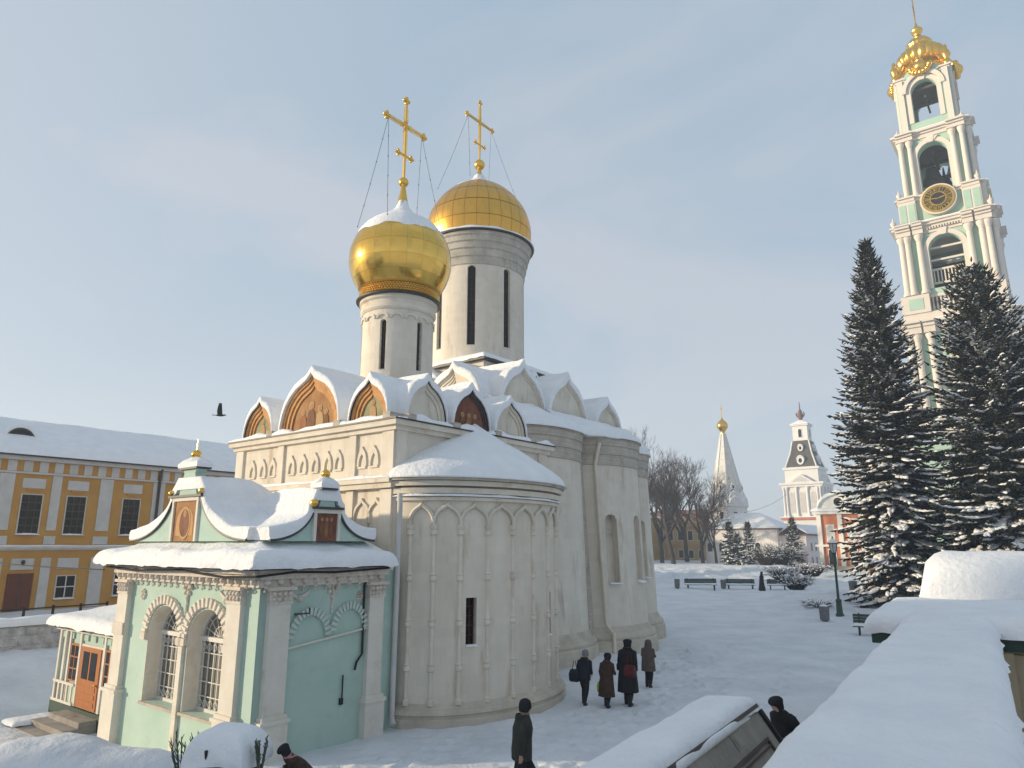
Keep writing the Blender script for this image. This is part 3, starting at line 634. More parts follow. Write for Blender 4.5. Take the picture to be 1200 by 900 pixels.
def cone(u, v):
    t = -pi / 2 + pi * u; k = v
    rim = ap(t, 6.70, .42); top = (e1 - .1, 17.9, 8.75)
    x = rim[0] + (top[0] - rim[0]) * k; y = rim[1] + (top[1] - rim[1]) * k
    z = 6.70 + 1.95 * (k ** 1.0) + .05 * sin(pi * min(k * 1.5, 1)) + .07 * fbm(x * 1.2, y * 1.2, 3) * min(1, k * 6)
    if v == 0: z -= .03; 
    return (x, y, z + (.16 * min(1, k * 12) ** .5))
s.grid(cone, 60, 24); s.loft([[ap(-pi / 2 + pi * k / 60, 6.70, .42) for k in range(61)], [ap(-pi / 2 + pi * k / 60, 6.66, .30) for k in range(61)]], False, False, False)
K.add('apse_roof_snow', s, 'snow', apse, 60)
pl = K.mb(); pl.loft([[ap(-pi / 2 + pi * k / 48, z, o) for k in range(49)] for z, o in ((-.5, .30), (.16, .27), (.20, .22), (.26, .22), (.30, .27), (.36, .24), (.42, .12), (.55, .0))], False, False, False); K.add('plinth', pl, 'plinth', apse, 25)
m = K.mb(); m.tube([(-15.02, 14.0, 6.2), (-14.98, 13.98, 5.9), (-14.98, 13.95, .3), (-14.8, 13.85, .12)], .075, 8)
K.add('downpipe', m, 'pale_panel', wall, 50)

# ================================================================== the great white cathedral behind
G = Thing('cathedral', 'large white stone cathedral with tall slotted drum and golden helmet dome', 'cathedral', -25.85, 29.8)
ge1, gn0, ge0, gn1 = -19.6, 23.5, -32.1, 36.1
gw = G.mb(); bat = .35
gw.loft([[(x0_ , y0_, z) for x0_, y0_ in ((ge0 - b_, gn0 - b_), (ge1 + b_, gn0 - b_), (ge1 + b_, gn1 + b_), (ge0 - b_, gn1 + b_))] for z, b_ in ((-.3, bat), (10.3, 0))]); gwall = G.add('wall', gw, 'white')
for z, h, o in ((10.05, .14, .14), (10.22, .16, .24)): c = G.mb(); c.box(ge0 - o, ge1 + o, gn0 - o, gn1 + o, z, z + h); G.add('cornice', c, 'white_smooth', gwall)
# east gables, then south, then the inner tier round the drum base
for u, w_, h_ in ((26.0, 3.45, 2.75), (29.85, 3.45, 2.85), (33.9, 2.75, 2.2)): gable(G, 'E', ge1 - .05, u, 10.35, w_, h_, 4.0, 'pale_panel' if False else 'white', 'white_smooth', 2, .34, .05)
for u, w_, h_ in ((-21.9, 3.5, 2.55), (-25.85, 3.6, 2.75), (-29.8, 3.5, 2.55)): gable(G, 'S', gn0 + .05, u, 10.35, w_, h_, 4.0, 'white', 'white_smooth', 4, .32, .07)
c = G.mb(); c.box(ge0 + 1.6, ge1 - 1.6, gn0 + 1.6, gn1 - 1.6, 10.2, 12.3); G.add('roof_base', c, 'white', gwall)
s = G.mb(); snow_pad(s, ge0, ge1, gn0, gn1, lambda x, y: 10.38 + 2.3 * (1 - max(abs((x + 25.85) / 6.25), abs((y - 29.8) / 6.3)) ** 1.6), .3, 40, 40, .1, .3, 8, .5); G.add('roof_snow', s, 'snow', gwall, 60)
P2 = 3.25
c = G.mb(); c.box(-25.85 - P2, -25.85 + P2, 29.8 - P2, 29.8 + P2, 11.8, 14.05); ped = G.add('drum_pedestal', c, 'white', gwall)
for f_, d_, u_ in (('S', 29.8 - P2 - .9, -25.85), ('E', -25.85 + P2 + .9, 29.8)):
    for du in (-2.3, 0, 2.3): gable(G, f_, d_, u_ + du, 12.1, 2.2, 1.55, 1.4, 'white', 'white_smooth', 3, .26, .07)
c = G.mb(); c.box(-25.85 - P2 - .28, -25.85 + P2 + .28, 29.8 - P2 - .28, 29.8 + P2 + .28, 14.02, 14.16); G.add('pedestal_cornice', c, 'dark_metal', ped)
s = G.mb(); snow_pad(s, -25.85 - P2 - .25, -25.85 + P2 + .25, 29.8 - P2 - .25, 29.8 + P2 + .25, lambda x, y: 14.14 + .95 * (1 - max(abs(x + 25.85), abs(y - 29.8)) / 3.5), .25, 30, 30, .05, .3, 1, .35); G.add('pedestal_snow', s, 'snow', ped, 60)
ce, cn = -25.85, 29.8
gd = slot_drum(G, ce, cn, 2.72, 13.6, 20.25, [R(-57 + 45 * k) for k in range(8)], .46, 15.35, 20.0, 'drum', 'white', .18, 96)
c = G.mb(); c.lathe([(2.72, 20.05), (2.78, 20.1), (2.80, 20.5), (2.87, 20.55), (2.88, 20.95), (2.97, 21.0), (2.98, 21.32), (3.08, 21.4), (3.10, 21.66), (3.2, 21.74), (3.2, 21.9), (2.9, 21.92)], 96, ce, cn, cap=False); G.add('drum_masonry_band', c, 'masonry', gd, 25)
c = G.mb(); c.lathe([(3.18, 21.9), (3.32, 21.92), (3.33, 22.0), (3.18, 22.02)], 96, ce, cn, cap=False); G.add('metal_edge', c, 'dark_metal', gd, 30)
s = G.mb(); snow_sweep(s, [(ce + 3.2 * cos(2 * pi * k / 90), cn + 3.2 * sin(2 * pi * k / 90), 22.0) for k in range(91)], .34, .15, seed=3); G.add('drum_edge_snow', s, 'snow', gd, 60)
helm = lerp_prof([(3.06, 22.0), (3.16, 22.7), (3.12, 23.45), (2.9, 24.25), (2.46, 25.0), (1.86, 25.65), (1.2, 26.1), (.7, 26.38), (.4, 26.6), (.22, 26.9)])
c = G.mb(); c.lathe([helm(k / 36) for k in range(37)], 72, ce, cn); gdome = G.add('helmet_dome', c, 'gold_old_seam', gd, 60)
dome_panels(G, ce, cn, helm, 28, 6, 'gold_old', gd, .0, .88, .022, .022)
snow_dome(G, ce, cn, helm, .70, .10, gd, 72, ragged=.16, f=lambda a: .10 * cos(a - R(20)))
golden_cross(G, ce, cn, 26.95, 5.1, ball=.34, arm=1.15, chain=(2.3, 25.6))
# three apses
def gap_(nc, b, a, e0_):
    def f(t, z, off=0.0):
        k = .045 * z; return (e0_ - k * .7 + (a - k * .2 + off) * cos(t), nc + (b + off) * sin(t), z)
    return f
specs = [(25.1, 2.3, 1.15, -17.5, []), (29.8, 2.4, 1.55, -17.45, [(R(-37), .62, 3.05, 6.1), (R(12), .62, 3.05, 6.1)]), (34.25, 2.05, .65, -18.45, [(R(5), .6, 3.05, 6.0)])]
ZT = 9.55
for nc, b_, a_, e0_, sl in specs:
    f = gap_(nc, b_, a_, e0_)
    def hole(t, z, sl=sl):
        for s, w_, z0_, z1_ in sl:
            x = abs(t - s) * 2.0
            if x < w_ / 2 and z0_ < z < z1_:
                zz = z - (z1_ - w_ / 2)
                if zz <= 0 or x * x + zz * zz < w_ * w_ / 4: return True
        return False
    fa, fz = [], []
    for s, w_, z0_, z1_ in sl:
        fa += [s + w_ / 4 * (k / 4 - 1) for k in range(9)]; fz += [z0_] + [z1_ - w_ / 2 * (1 - sin(pi / 2 * k / 5)) for k in range(6)]
    A = G.add('apse_wall', curved_wall(G.mb(), f, -pi / 2, pi / 2, .9, ZT - 1.15, 36, 3, hole, fa, fz, .45), 'white', None, 30)
    c = G.mb(); c.loft([[f(-pi / 2 + pi * k / 36, z, o) for k in range(37)] for z, o in ((ZT - 1.2, .0), (ZT - 1.18, .06), (ZT - .72, .07), (ZT - .70, .12), (ZT - .3, .13), (ZT - .28, .18), (ZT, .2), (ZT + .05, .3), (ZT + .1, 0))], False, False, False); G.add('masonry_band', c, 'stone', A, 25)
    c = G.mb(); c.loft([[f(-pi / 2 + pi * k / 36, z, o) for k in range(37)] for z, o in ((-.3, .42), (.62, .40), (.70, .30), (.80, .34), (.90, .30), (1.0, .14), (1.25, 0))], False, False, False); G.add('plinth', c, 'plinth', A, 25)
    for s, w_, z0_, z1_ in sl:
        P = G.mb(); P.grid(lambda u, v: f(s + w_ / 4 * 1.15 * (2 * u - 1), z0_ - .1 + (z1_ - z0_ + .2) * v, -.44), 3, 2); win = G.add('blind_window', P, 'white_smooth', A)
        P = G.mb(); P.grid(lambda u, v: f(s - w_ / 4 * (1 - .5 * u), z0_ + (z1_ - z0_ - .15) * v, -.43), 2, 1); G.add('window_slit', P, 'slot', A)
        sn = G.mb(); snow_sweep(sn, [f(s - w_ / 4, z0_, -.05), f(s + w_ / 4, z0_, -.05)], .5, .16, seed=s); G.add('sill_snow', sn, 'snow', A, 60)
    s_ = G.mb()
    def roof(u, v, f=f, nc=nc):
        t = -pi / 2 + pi * u; r_ = f(t, ZT, .34 if v > 0 else .30); k = v; top = (ge1 + .05, nc + (r_[1] - nc) * .75, 10.9)
        x = r_[0] + (top[0] - r_[0]) * k; y = r_[1] + (top[1] - r_[1]) * k
        return (x, y, ZT + .08 + (top[2] - ZT) * k + .30 * min(1, k * 7) ** .5 + .13 * fbm(x, y, 6) * min(1, 5 * k))
    s_.grid(roof, 44, 16); G.add('apse_roof_snow', s_, 'snow', A, 60)
for nj, ej in ((27.42, -17.2), (32.18, -17.6)):
    c = G.mb(); c.loft([[(ej - .05 * z + dx, nj + dy, z) for dx, dy in ((-.6, -.22), (.28, -.22), (.28, .22), (-.6, .22))] for z in (.9, ZT)]); G.add('lisene', c, 'stone', gwall)
m = G.mb(); m.tube([(-16.55, 27.75, 9.35), (-16.62, 27.70, 9.0), (-16.80, 27.72, 8.4), (-16.45, 27.72, 1.4), (-16.1, 27.75, 1.0), (-16.1, 27.75, .1)], .085, 8); G.add('downpipe', m, 'white_smooth', gwall, 50)
s = G.mb(); snow_sweep(s, [(-16.9, 27.1, ZT + .05), (-16.35, 27.9, ZT + .05)], .5, .28, seed=6); G.add('gutter_snow', s, 'snow', gwall, 60)

# ================================================================== mint chapel
C = Thing('chapel', 'pale mint green chapel with white pilasters, twin arched windows and snow-laden scrolled gables', 'chapel', -18.6, 12.0)
cn0, ce1, ce0, cn1 = 9.78, -15.1, -22.1, 14.15
def arched_panel(mb, x0, x1, y0, y1, openings, z0, z1):
    """flat wall from x0 to x1, y0 to y1 with round-headed openings (cx, w, sill, spring, rise)"""
    ops = sorted(openings); x = x0
    for cx, w_, sill, spring, rise in ops:
        l, r = cx - w_ / 2, cx + w_ / 2
        if l > x: mb.box(x, l, y0, y1, z0, z1)
        if sill > y0: mb.box(l, r, y0, sill, z0, z1)
        a = [(cx + p, spring + q) for p, q in arc(w_, rise, 16)]
        mb.prism(([(l, y1)] + a + [(r, y1)])[:], z0, z1) if False else mb.prism([(r, y1), (l, y1)] + a, z0, z1)
        x = r
        # reveal of the opening's straight sides comes from the neighbouring boxes
    if x < x1: mb.box(x, x1, y0, y1, z0, z1)
    return mb
wins = [(-19.40, 1.72, .70, 2.42, .78), (-17.25, 1.80, .70, 2.42, .80)]
m = C.fmb('S', cn0); arched_panel(m, ce0, ce1, -1.2, 4.2, wins, -.46, 0); cw = C.add('wall', m, 'mint')
m = C.mb(); m.box(ce1 - .3, ce1, cn0 + .001, cn1, -1.2, 4.2); C.add('side_wall', m, 'mint', cw)
m = C.mb(); m.box(ce0, ce0 + .3, cn0 + .001, cn1, -1.2, 4.2); m.box(ce0 + .3, ce1 - .3, cn1 - .3, cn1, -1.2, 4.2); C.add('rear_wall', m, 'mint', cw)
m = C.mb(); m.box(ce0 + .3, ce1 - .3, cn0 + .48, cn1 - .3, 4.0, 4.15); C.add('ceiling', m, 'trim', cw)
m = C.mb(); m.box(ce0 + .3, ce1 - .3, cn0 + .48, cn1 - .3, -.5, -.4); C.add('floor_slab', m, 'stone_grey', cw)
for cx, w_, sill, spring, rise in wins:
    W = C.fmb('S', cn0, cx, 0); a = arc(w_, rise, 16)
    W.prism([(w_ / 2, sill), ] + [(x, spring + y) for x, y in a[::-1]] + [(-w_ / 2, sill)], -.44, -.425); win = C.add('window', W, 'curtain', cw)
    fr = C.fmb('S', cn0, cx, spring); arch_band(fr, a, [(x * .92, y * .90) for x, y in a], -.425, -.35)
    fr.box(-w_ / 2, -w_ / 2 * .92, sill - spring, 0, -.425, -.35); fr.box(w_ / 2 * .92, w_ / 2, sill - spring, 0, -.425, -.35); fr.box(-w_ / 2, w_ / 2, -.05, .06, -.425, -.31); fr.box(-w_ / 2 * .9, w_ / 2 * .9, sill - spring, sill - spring + .08, -.425, -.35)
    C.add('window_frame', fr, 'grille', cw)
    g = C.fmb('S', cn0, cx, 0)
    for k in range(-3, 4): g.box(k * w_ / 7.2 - .013, k * w_ / 7.2 + .013, sill, spring - .05, -.40, -.375)
    for k in range(1, 5): y_ = sill + (spring - sill) * k / 5; g.box(-w_ / 2 * .92, w_ / 2 * .92, y_ - .012, y_ + .012, -.395, -.378)
    for k in range(1, 8): t = pi * k / 8; g.tube([(.12 * cos(t), spring + .08, -.385), (w_ * .45 * cos(t), spring + rise * .88 * sin(t), -.385)], .012, 4)
    for q in (.36, .68): g.tube([(w_ / 2 * q * cos(pi * k / 14), spring + .05 + rise * q * sin(pi * k / 14), -.385) for k in range(15)], .012, 4)
    for k in range(7):
        x_ = (k - 3) * w_ / 7.2
        for y_ in (sill + .18, spring - .2): g.tube([(x_ + .085 * cos(2 * pi * j / 10), y_ + .085 * sin(2 * pi * j / 10), -.385) for j in range(11)], .012, 4)
    C.add('window_grille', g, 'grille', cw)
    lin = C.fmb('S', cn0, cx, spring); arch_band(lin, arc(w_ - .001, rise - .001, 18), arc(w_ - .05, rise - .025, 18), -.424, .012)
    for sx in (-1, 1): lin.box(min(sx * (w_ / 2 - .001), sx * (w_ / 2 - .025)), max(sx * (w_ / 2 - .001), sx * (w_ / 2 - .025)), sill - spring + .002, 0, -.424, .012)
    C.add('reveal', lin, 'trim', cw, 40)
    C.add('window_sill', C.fmb('S', cn0).box(cx - w_ / 2 - .05, cx + w_ / 2 + .05, sill - .07, sill - .002, -.5, .07), 'stone', cw)
    a2 = arc(w_ + .50, rise + .25, 20); a1 = arc(w_ + .06, rise + .03, 20)
    C.add('arch_moulding', arch_band(C.fmb('S', cn0, cx, spring), a2, a1, .0, .05), 'trim', cw, 40)
    d = C.fmb('S', cn0, cx, spring)
    for k in range(17):
        t = pi * (k + .5) / 17; c_, s_ = cos(t), sin(t); M0 = d.M.copy(); d.M = d.M @ Matrix.Translation((-(w_ / 2 + .15) * c_, (rise + .15) * s_, .05)) @ Matrix.Rotation(-(pi / 2 - t) * -1 if False else (pi / 2 - t), 4, 'Z')
        d.box(-.045, .045, -.12, .10, 0, .05); d.M = M0
    C.add('arch_beads', d, 'trim', cw, kind='stuff')
    for sx in (-1, 1):
        C.add('impost', C.fmb('S', cn0).box(cx + sx * (w_ / 2 + .11) - .13, cx + sx * (w_ / 2 + .11) + .13, spring - .16, spring + .02, 0, .12), 'trim_worn', cw)
C.add('mullion_post', C.fmb('S', cn0).box(-18.44, -18.24, -.6, 2.24, 0.002, .09), 'trim', cw)
def ornament(T, face, d, u, z, s, parent, kind):
    m = T.fmb(face, d, u, z)
    if kind == 'fleuron':
        for x, y, r_ in ((0, .42, .10), (-.16, .34, .085), (.16, .34, .085), (-.10, .18, .07), (.10, .18, .07), (0, .05, .06), (.02, -.1, .05), (-.01, -.25, .045), (0, -.38, .045)):
            m.M = T.F(face, d, u, z) @ Matrix.Scale(s, 4); m.ball((x, y, .02), r_, 8, 6)
        m.tube([(0, .4, .02), (.03, .1, .03), (0, -.4, .02)], .035, 6)
    elif kind == 'cherub':
        m.M = T.F(face, d, u, z) @ Matrix.Scale(s, 4); m.ball((0, 0, .04), .11, 10, 8)
        for sx in (-1, 1): m.prism([(sx * x, y) for x, y in ((.08, -.02), (.34, .12), (.40, .26), (.2, .14), (.06, .08))][::sx], .005, .05)
    else:
        m.M = T.F(face, d, u, z) @ Matrix.Scale(s, 4)
        for k in range(8): m.ball((.12 * cos(k * pi / 4), .12 * sin(k * pi / 4), .015), .055, 6, 5)
        m.ball((0, 0, .02), .07, 8, 6)
    return T.add('carved_ornament', m, 'trim_worn', parent, 60)
ornament(C, 'S', cn0, -18.34, 3.38, .95, cw, 'fleuron'); ornament(C, 'S', cn0, -20.75, 3.42, .9, cw, 'rosette'); ornament(C, 'S', cn0, -16.45, 3.45, .85, cw, 'cherub')
ornament(C, 'E', ce1, 11.85, 3.45, .9, cw, 'fleuron'); ornament(C, 'E', ce1, 10.85, 3.50, .8, cw, 'cherub'); ornament(C, 'E', ce1, 12.75, 3.45, .7, cw, 'rosette')
def pilaster(face, d, u0, u1, zb=-.9, out=.14):
    m = C.fmb(face, d).box(u0, u1, .95, 3.40, 0, out); p = C.add('pilaster', m, 'trim', cw)
    m = C.fmb(face, d); m.box(u0 - .07, u1 + .07, zb, .78, 0, out + .08); m.box(u0 - .11, u1 + .11, .78, .86, 0, out + .12); m.box(u0 - .05, u1 + .05, .86, .95, 0, out + .06); C.add('pilaster_base', m, 'trim', cw)
    m = C.fmb(face, d); m.box(u0 - .03, u1 + .03, 3.40, 3.45, 0, out + .03); m.box(u0 - .02, u1 + .02, 3.45, 3.72, 0, out + .02); m.box(u0 - .09, u1 + .09, 3.72, 3.80, 0, out + .10)
    for k in range(4):
        x = u0 + (u1 - u0) * (k + .5) / 4; m.ball((x, 3.52, out + .02), .06, 6, 5); m.ball((x, 3.64, out + .03), .07, 6, 5)
    C.add('capital', m, 'trim_worn', cw, 40)
pilaster('S', cn0, -22.05, -21.45); pilaster('S', cn0, -16.25, -15.65); pilaster('E', ce1, 9.98, 10.55, -.6); pilaster('E', ce1, 13.0, 13.5, -.4)
C.add('capital_band', C.fmb('S', cn0).box(-22.07, -21.43, 2.30, 2.62, .14, .19), 'trim_worn', cw)
# blind twin arches on the east side
for cx, w_, sp, rise in ((11.20, 1.10, 2.55, .62), (12.42, 1.05, 2.62, .62)):
    a2 = arc(w_ + .16, rise + .08, 18); a1 = arc(w_ - .16, rise - .08, 18); C.add('blind_arch', arch_band(C.fmb('E', ce1, cx, sp), a2, a1, 0, .05), 'mint', cw, 40)
    d = C.fmb('E', ce1, cx, sp)
    for k in range(15):
        t = pi * (k + .5) / 15; M0 = d.M.copy(); d.M = d.M @ Matrix.Translation((-(w_ / 2) * cos(t), rise * sin(t), .05)) @ Matrix.Rotation(pi / 2 - t, 4, 'Z'); d.box(-.035, .035, -.09, .09, 0, .035); d.M = M0
    C.add('arch_beads', d, 'mint_relief', cw, kind='stuff')
m = MB(C.F('E', ce1)); m.tube([(10.6, 2.36, .05), (13.0, 2.62, .05)], .028, 6); C.add('pipe', m, 'trim', cw)
m = MB(C.F('E', ce1)); m.tube([(12.98, 4.0, .06), (12.86, 3.7, .06), (12.88, 2.0, .06), (12.7, 1.8, .06), (12.66, 1.62, .06)], .03, 6); m.tube([(12.3, 1.55, .05), (12.3, 1.0, .05)], .02, 5); m.box(12.24, 12.34, .85, 1.0, 0, .06); C.add('cable', m, 'iron', cw)
m = MB(C.F('E', ce1)); m.box(10.75, 11.15, 3.12, 3.15, 0, .10); m.tube([(11.15, 3.12, .06), (11.15, 3.26, .06)], .02, 5); C.add('bracket', m, 'dark_metal', cw)
# entablature with hanging drops
for face, d, u0, u1 in (('S', cn0, ce0 - .1, ce1 + .12), ('E', ce1, cn0 - .1, 13.5)):
    m = C.fmb(face, d); m.box(u0, u1, 3.80, 3.98, .001, .13); C.add('frieze', m, 'trim_worn', cw)
    m = C.fmb(face, d); m.box(u0 - .05, u1 + .05, 3.98, 4.10, .001, .24); m.box(u0 - .12, u1 + .12, 4.10, 4.20, .001, .34); C.add('cornice', m, 'trim_worn', cw)
    n_ = int((u1 - u0) / .32); m = C.fmb(face, d)
    for k in range(n_):
        x = u0 + (u1 - u0) * (k + .5) / n_; m.ball((x, 3.93, .16), .085, 7, 6); m.ball((x, 3.80, .12), .055, 6, 5); m.ball((x, 3.70, .08), .035, 6, 4)
    C.add('frieze_drops', m, 'trim_worn', cw, 50, 'stuff')
m = C.mb(); m.box(ce0 - .55, ce1 + .52, cn0 - .52, 13.4, 4.20, 4.255); roof = C.add('roof', m, 'dark_metal', None)
m = C.mb(); m.tube([(-22.5, cn0 - .36, 4.14), (-20.5, cn0 - .38, 4.08), (-18, cn0 - .40, 4.14), (-16, cn0 - .40, 4.02), (ce1 + .36, cn0 - .36, 4.06), (ce1 + .42, cn0 + .6, 4.14), (ce1 + .40, 11.6, 4.10), (ce1 + .40, 13.4, 4.16)], .03, 6); C.add('cable', m, 'iron', roof, 50)
s = C.mb(); snow_pad(s, ce0 - .56, ce1 + .54, cn0 - .54, 13.38, lambda x, y: 4.215 + 1.2 * smooth(min((x - ce0 + .4) / 3.0, (ce1 + .4 - x) / 3.0, (y - cn0 + .4) / 2.2, 1)), .42, 60, 48, .12, .35, 2, .30); C.add('roof_snow', s, 'snow', roof, 60)
def scroll_gable(face, d, u, z, hw, hn, zs, zt, ht, name):
    """bell-shaped gable: concave sides, square niche block, small stub on top, snow along the curves"""
    L = bez((-hw, 0), (-hw * .62, .02), (-hn * 1.75, zs * .45), (-hn * 1.30, zs), 12)
    full = L + [(-x, y) for x, y in L[::-1]]
    g = C.add(name, C.fmb(face, d, u, z).prism([(x, y) for x, y in full][::-1] + [], -.35, 0), 'mint')
    n_ = C.fmb(face, d, u, z); n_.box(-hn - .09, -hn, 0, zs + .12, .0, .07); n_.box(hn, hn + .09, 0, zs + .12, .0, .07); n_.box(-hn, hn, zs + .02, zs + .12, 0, .07); C.add('niche_frame', n_, 'trim', g)
    pan = C.add('icon_panel', C.fmb(face, d, u, z).box(-hn, hn, 0, zs + .02, .0, .02), 'fresco' if face == 'S' else 'fresco_red', g)
    m = C.fmb(face, d, u, z)
    if face == 'S':
        m.prism([(x, y) for x, y in ([(hn * .75, .15)] + [(x, zs * .45 + y) for x, y in arc(hn * 1.5, zs * .42, 12)[::-1]] + [(-hn * .75, .15)])], .02, .028); C.add('icon_arch', m, 'ochre_frame', g)
        m = C.fmb(face, d, u, z); arch_band(m, [(hn * .52 * cos(pi - 2 * pi * k / 24), zs * .46 + zs * .42 * sin(pi - 2 * pi * k / 24)) for k in range(25)], [(hn * .42 * cos(pi - 2 * pi * k / 24), zs * .46 + zs * .35 * sin(pi - 2 * pi * k / 24)) for k in range(25)], .028, .036); C.add('icon_oval', m, 'robe_pale', g)
        m = C.fmb(face, d, u, z); m.prism([(hn * .40 * cos(2 * pi * k / 18), zs * .46 + zs * .34 * sin(2 * pi * k / 18)) for k in range(18)], .028, .034); C.add('painted_figure', m, 'fresco_red', g)
        m = C.fmb(face, d, u, z); m.prism([(.09 * cos(2 * pi * k / 12), zs * .70 + .11 * sin(2 * pi * k / 12)) for k in range(12)], .034, .04); C.add('painted_head', m, 'skin_icon', g)
    else:
        for sx, rb in ((-.45, 'robe_dark'), (0, 'robe_red'), (.45, 'robe_dark')):
            m = C.fmb(face, d, u, z); m.prism([(sx * hn + hn * .17 * cos(2 * pi * k / 12), zs * .42 + zs * .3 * sin(2 * pi * k / 12)) for k in range(12)], .02, .03); C.add('painted_figure', m, rb, g)
            m = C.fmb(face, d, u, z); m.prism([(sx * hn + .05 * cos(2 * pi * k / 10), zs * .8 + .05 * sin(2 * pi * k / 10)) for k in range(10)], .03, .036); C.add('painted_head', m, 'skin_icon', g)
    # dark metal edge under the snow, then shoulders, stub, finial
    for sx in (-1, 1):
        ln = [(sx * x, y) for x, y in L]; m = C.fmb(face, d, u, z); m.tube([(x, y + .02, .03) for x, y in ln], .035, 6); C.add('metal_edge', m, 'dark_metal', g)
    m = C.fmb(face, d, u, z); m.box(-hn * 1.45, hn * 1.45, zs + .12, zs + .18, -.30, .12); C.add('metal_edge', m, 'dark_metal', g)
    m = C.fmb(face, d, u, z); m.prism([(-ht * 1.3, zs + .18), (ht * 1.3, zs + .18), (ht * .8, zt - .1), (ht * 1.0, zt), (-ht * 1.0, zt), (-ht * .8, zt - .1)], -.28, .02); C.add('gable_stub', m, 'mint', g)
    m = C.fmb(face, d, u, z); m.box(-ht * 1.3, ht * 1.3, zt, zt + .05, -.34, .1); C.add('metal_edge', m, 'dark_metal', g)
    s = C.fmb(face, d, u, z)
    depth = 3.0 if face == 'S' else 3.2
    snow_vault(s, [(x * 1.02, y + .03) for x, y in L] + [(-hn * 1.30, zs + .2), (-hn, zs + .3), (-ht * 1.6, zs + .38), (ht * 1.6, zs + .38), (hn, zs + .3), (hn * 1.30, zs + .2)] + [(-x * 1.02, y + .03) for x, y in L[::-1]], depth, .30, .05, u, .5, 1.9); C.add('gable_snow', s, 'snow', g, 50)
    s = C.fmb(face, d, u, z)
    s.loft([[(a * ht * 1.35, zt + .05 + b, c * .22 - .12) for a, b, c in ((-1 * k, hh, -1 * k), (1 * k, hh, -1 * k), (1 * k, hh, 1 * k), (-1 * k, hh, 1 * k))][::-1] for k, hh in ((1.05, 0), (1.08, .1), (.8, .2), (.4, .28), (.12, .32))]); C.add('finial_snow', s, 'snow', g, 60)
    s = C.fmb(face, d, u, z); br = .135 if face == 'S' else .12
    s.ball((0, zt + .42, -.12), br, 12, 9, 1.0); C.add('gilt_ball', s, 'gilt', g, 60)
    s = C.fmb(face, d, u, z); s.tube([(0, zt + .5, -.12), (0, zt + .85, -.12)], [.02, .006], 5); C.add('finial_spike', s, 'gilt', g)
    for sx in ((-1, 1) if face == 'S' else (-1,)):
        s = C.fmb(face, d, u, z); s.ball((sx * hn * 1.35, zs + .26, .06), .085 if face == 'S' else .11, 10, 8); C.add('gilt_ball', s, 'gilt', g, 60)
    return g
scroll_gable('S', cn0 - .02, -18.83, 4.86, 3.05, .60, 1.05, 1.93, .36, 'scrolled_gable')
scroll_gable('E', ce1 + .02, 11.52, 4.86, 1.62, .33, .68, 1.30, .20, 'scrolled_gable')
# entrance porch on its west side
PO = Thing('entrance_porch', 'low mint green timber porch with orange door, side windows and snowy lean-to roof', 'porch', -24.4, 11.6)
pn, pe0, pe1 = 10.45, -27.7, -22.15
m = PO.fmb('S', pn); m.box(pe0, pe1, -.30, 2.02, -.12, 0); pw = PO.add('wall', m, 'mint'); m = PO.mb(); m.box(pe0, pe0 + .12, pn + .121, 14.0, -.30, 2.02); PO.add('side_wall', m, 'mint', pw)
m = PO.mb(); m.box(pe0 - .1, pe1, pn - .1, 14.0, -1.1, -.301); PO.add('base', m, 'green_metal', pw)
m = PO.fmb('S', pn); m.box(-25.95, -24.28, -.28, 1.62, .002, .05); PO.add('door_frame', m, 'trim', pw)
dm = PO.fmb('S', pn); dm.box(-25.85, -24.38, -.26, 1.55, .051, .085); door = PO.add('door', dm, 'door_orange', None)
PO.add('door_pane', PO.fmb('S', pn).box(-25.62, -25.18, .60, 1.42, .086, .095), 'glass', door); PO.add('door_pane', PO.fmb('S', pn).box(-25.06, -24.62, .60, 1.42, .086, .095), 'glass', door)
m = PO.fmb('S', pn)
for k in range(3): m.box(-25.7, -24.52, -.16 + k * .22, -.02 + k * .22, .086, .10)
PO.add('door_panel', m, 'door_orange', door); m = PO.fmb('S', pn); m.ball((-24.47, .50, .13), .04, 8, 6); PO.add('handle', m, 'gilt', door)
for u0, u1 in ((-26.72, -26.05), (-24.12, -23.5)):
    wo = PO.add('window', PO.fmb('S', pn).box(u0, u1, .42, 1.58, .002, .06), 'door_orange', None)
    for a in (0, 1):
        for b in range(3): PO.add('pane', PO.fmb('S', pn).box(u0 + .06 + a * (u1 - u0 - .06) / 2, u0 + (a + 1) * (u1 - u0 - .06) / 2, .48 + b * .36, .80 + b * .36, .061, .066), 'glass', wo)
for u in (-27.64, -27.2, -26.82, -26.0, -24.2, -23.4): PO.add('post', PO.fmb('S', pn).box(u - .06, u + .06, -.28, 1.98, .003, .075), 'trim', pw)
m = PO.fmb('S', pn)
m.box(pe0, -26.05, .30, .38, .08, .12); m.box(pe0, -26.05, -.28, -.20, .08, .12); PO.add('panel_rail', m, 'trim', pw)
for k in range(5): PO.add('panel_slat', PO.fmb('S', pn).box(pe0 + .08 + k * .34, pe0 + .19 + k * .34, -.20, .30, .08, .115), 'trim', pw)
for k in range(9): PO.add('frieze_block', PO.fmb('S', pn).box(pe0 + .2 + k * .56, pe0 + .5 + k * .56, 1.72, 1.90, .003, .05), 'mint', pw)
m = PO.fmb('S', pn); m.box(pe0 - .12, pe1, 1.96, 2.04, -.05, .16); PO.add('cornice', m, 'trim', pw)
rf = PO.mb(); rf.loft([[(pe0 - .35, pn - .32, 2.04), (pe1, pn - .32, 2.06), (pe1, 14.0, 2.75), (pe0 - .35, 14.0, 2.4)], [(pe0 - .35, pn - .32, 2.10), (pe1, pn - .32, 2.12), (pe1, 14.0, 2.81), (pe0 - .35, 14.0, 2.46)]]); prf = PO.add('roof', rf, 'dark_metal', None)
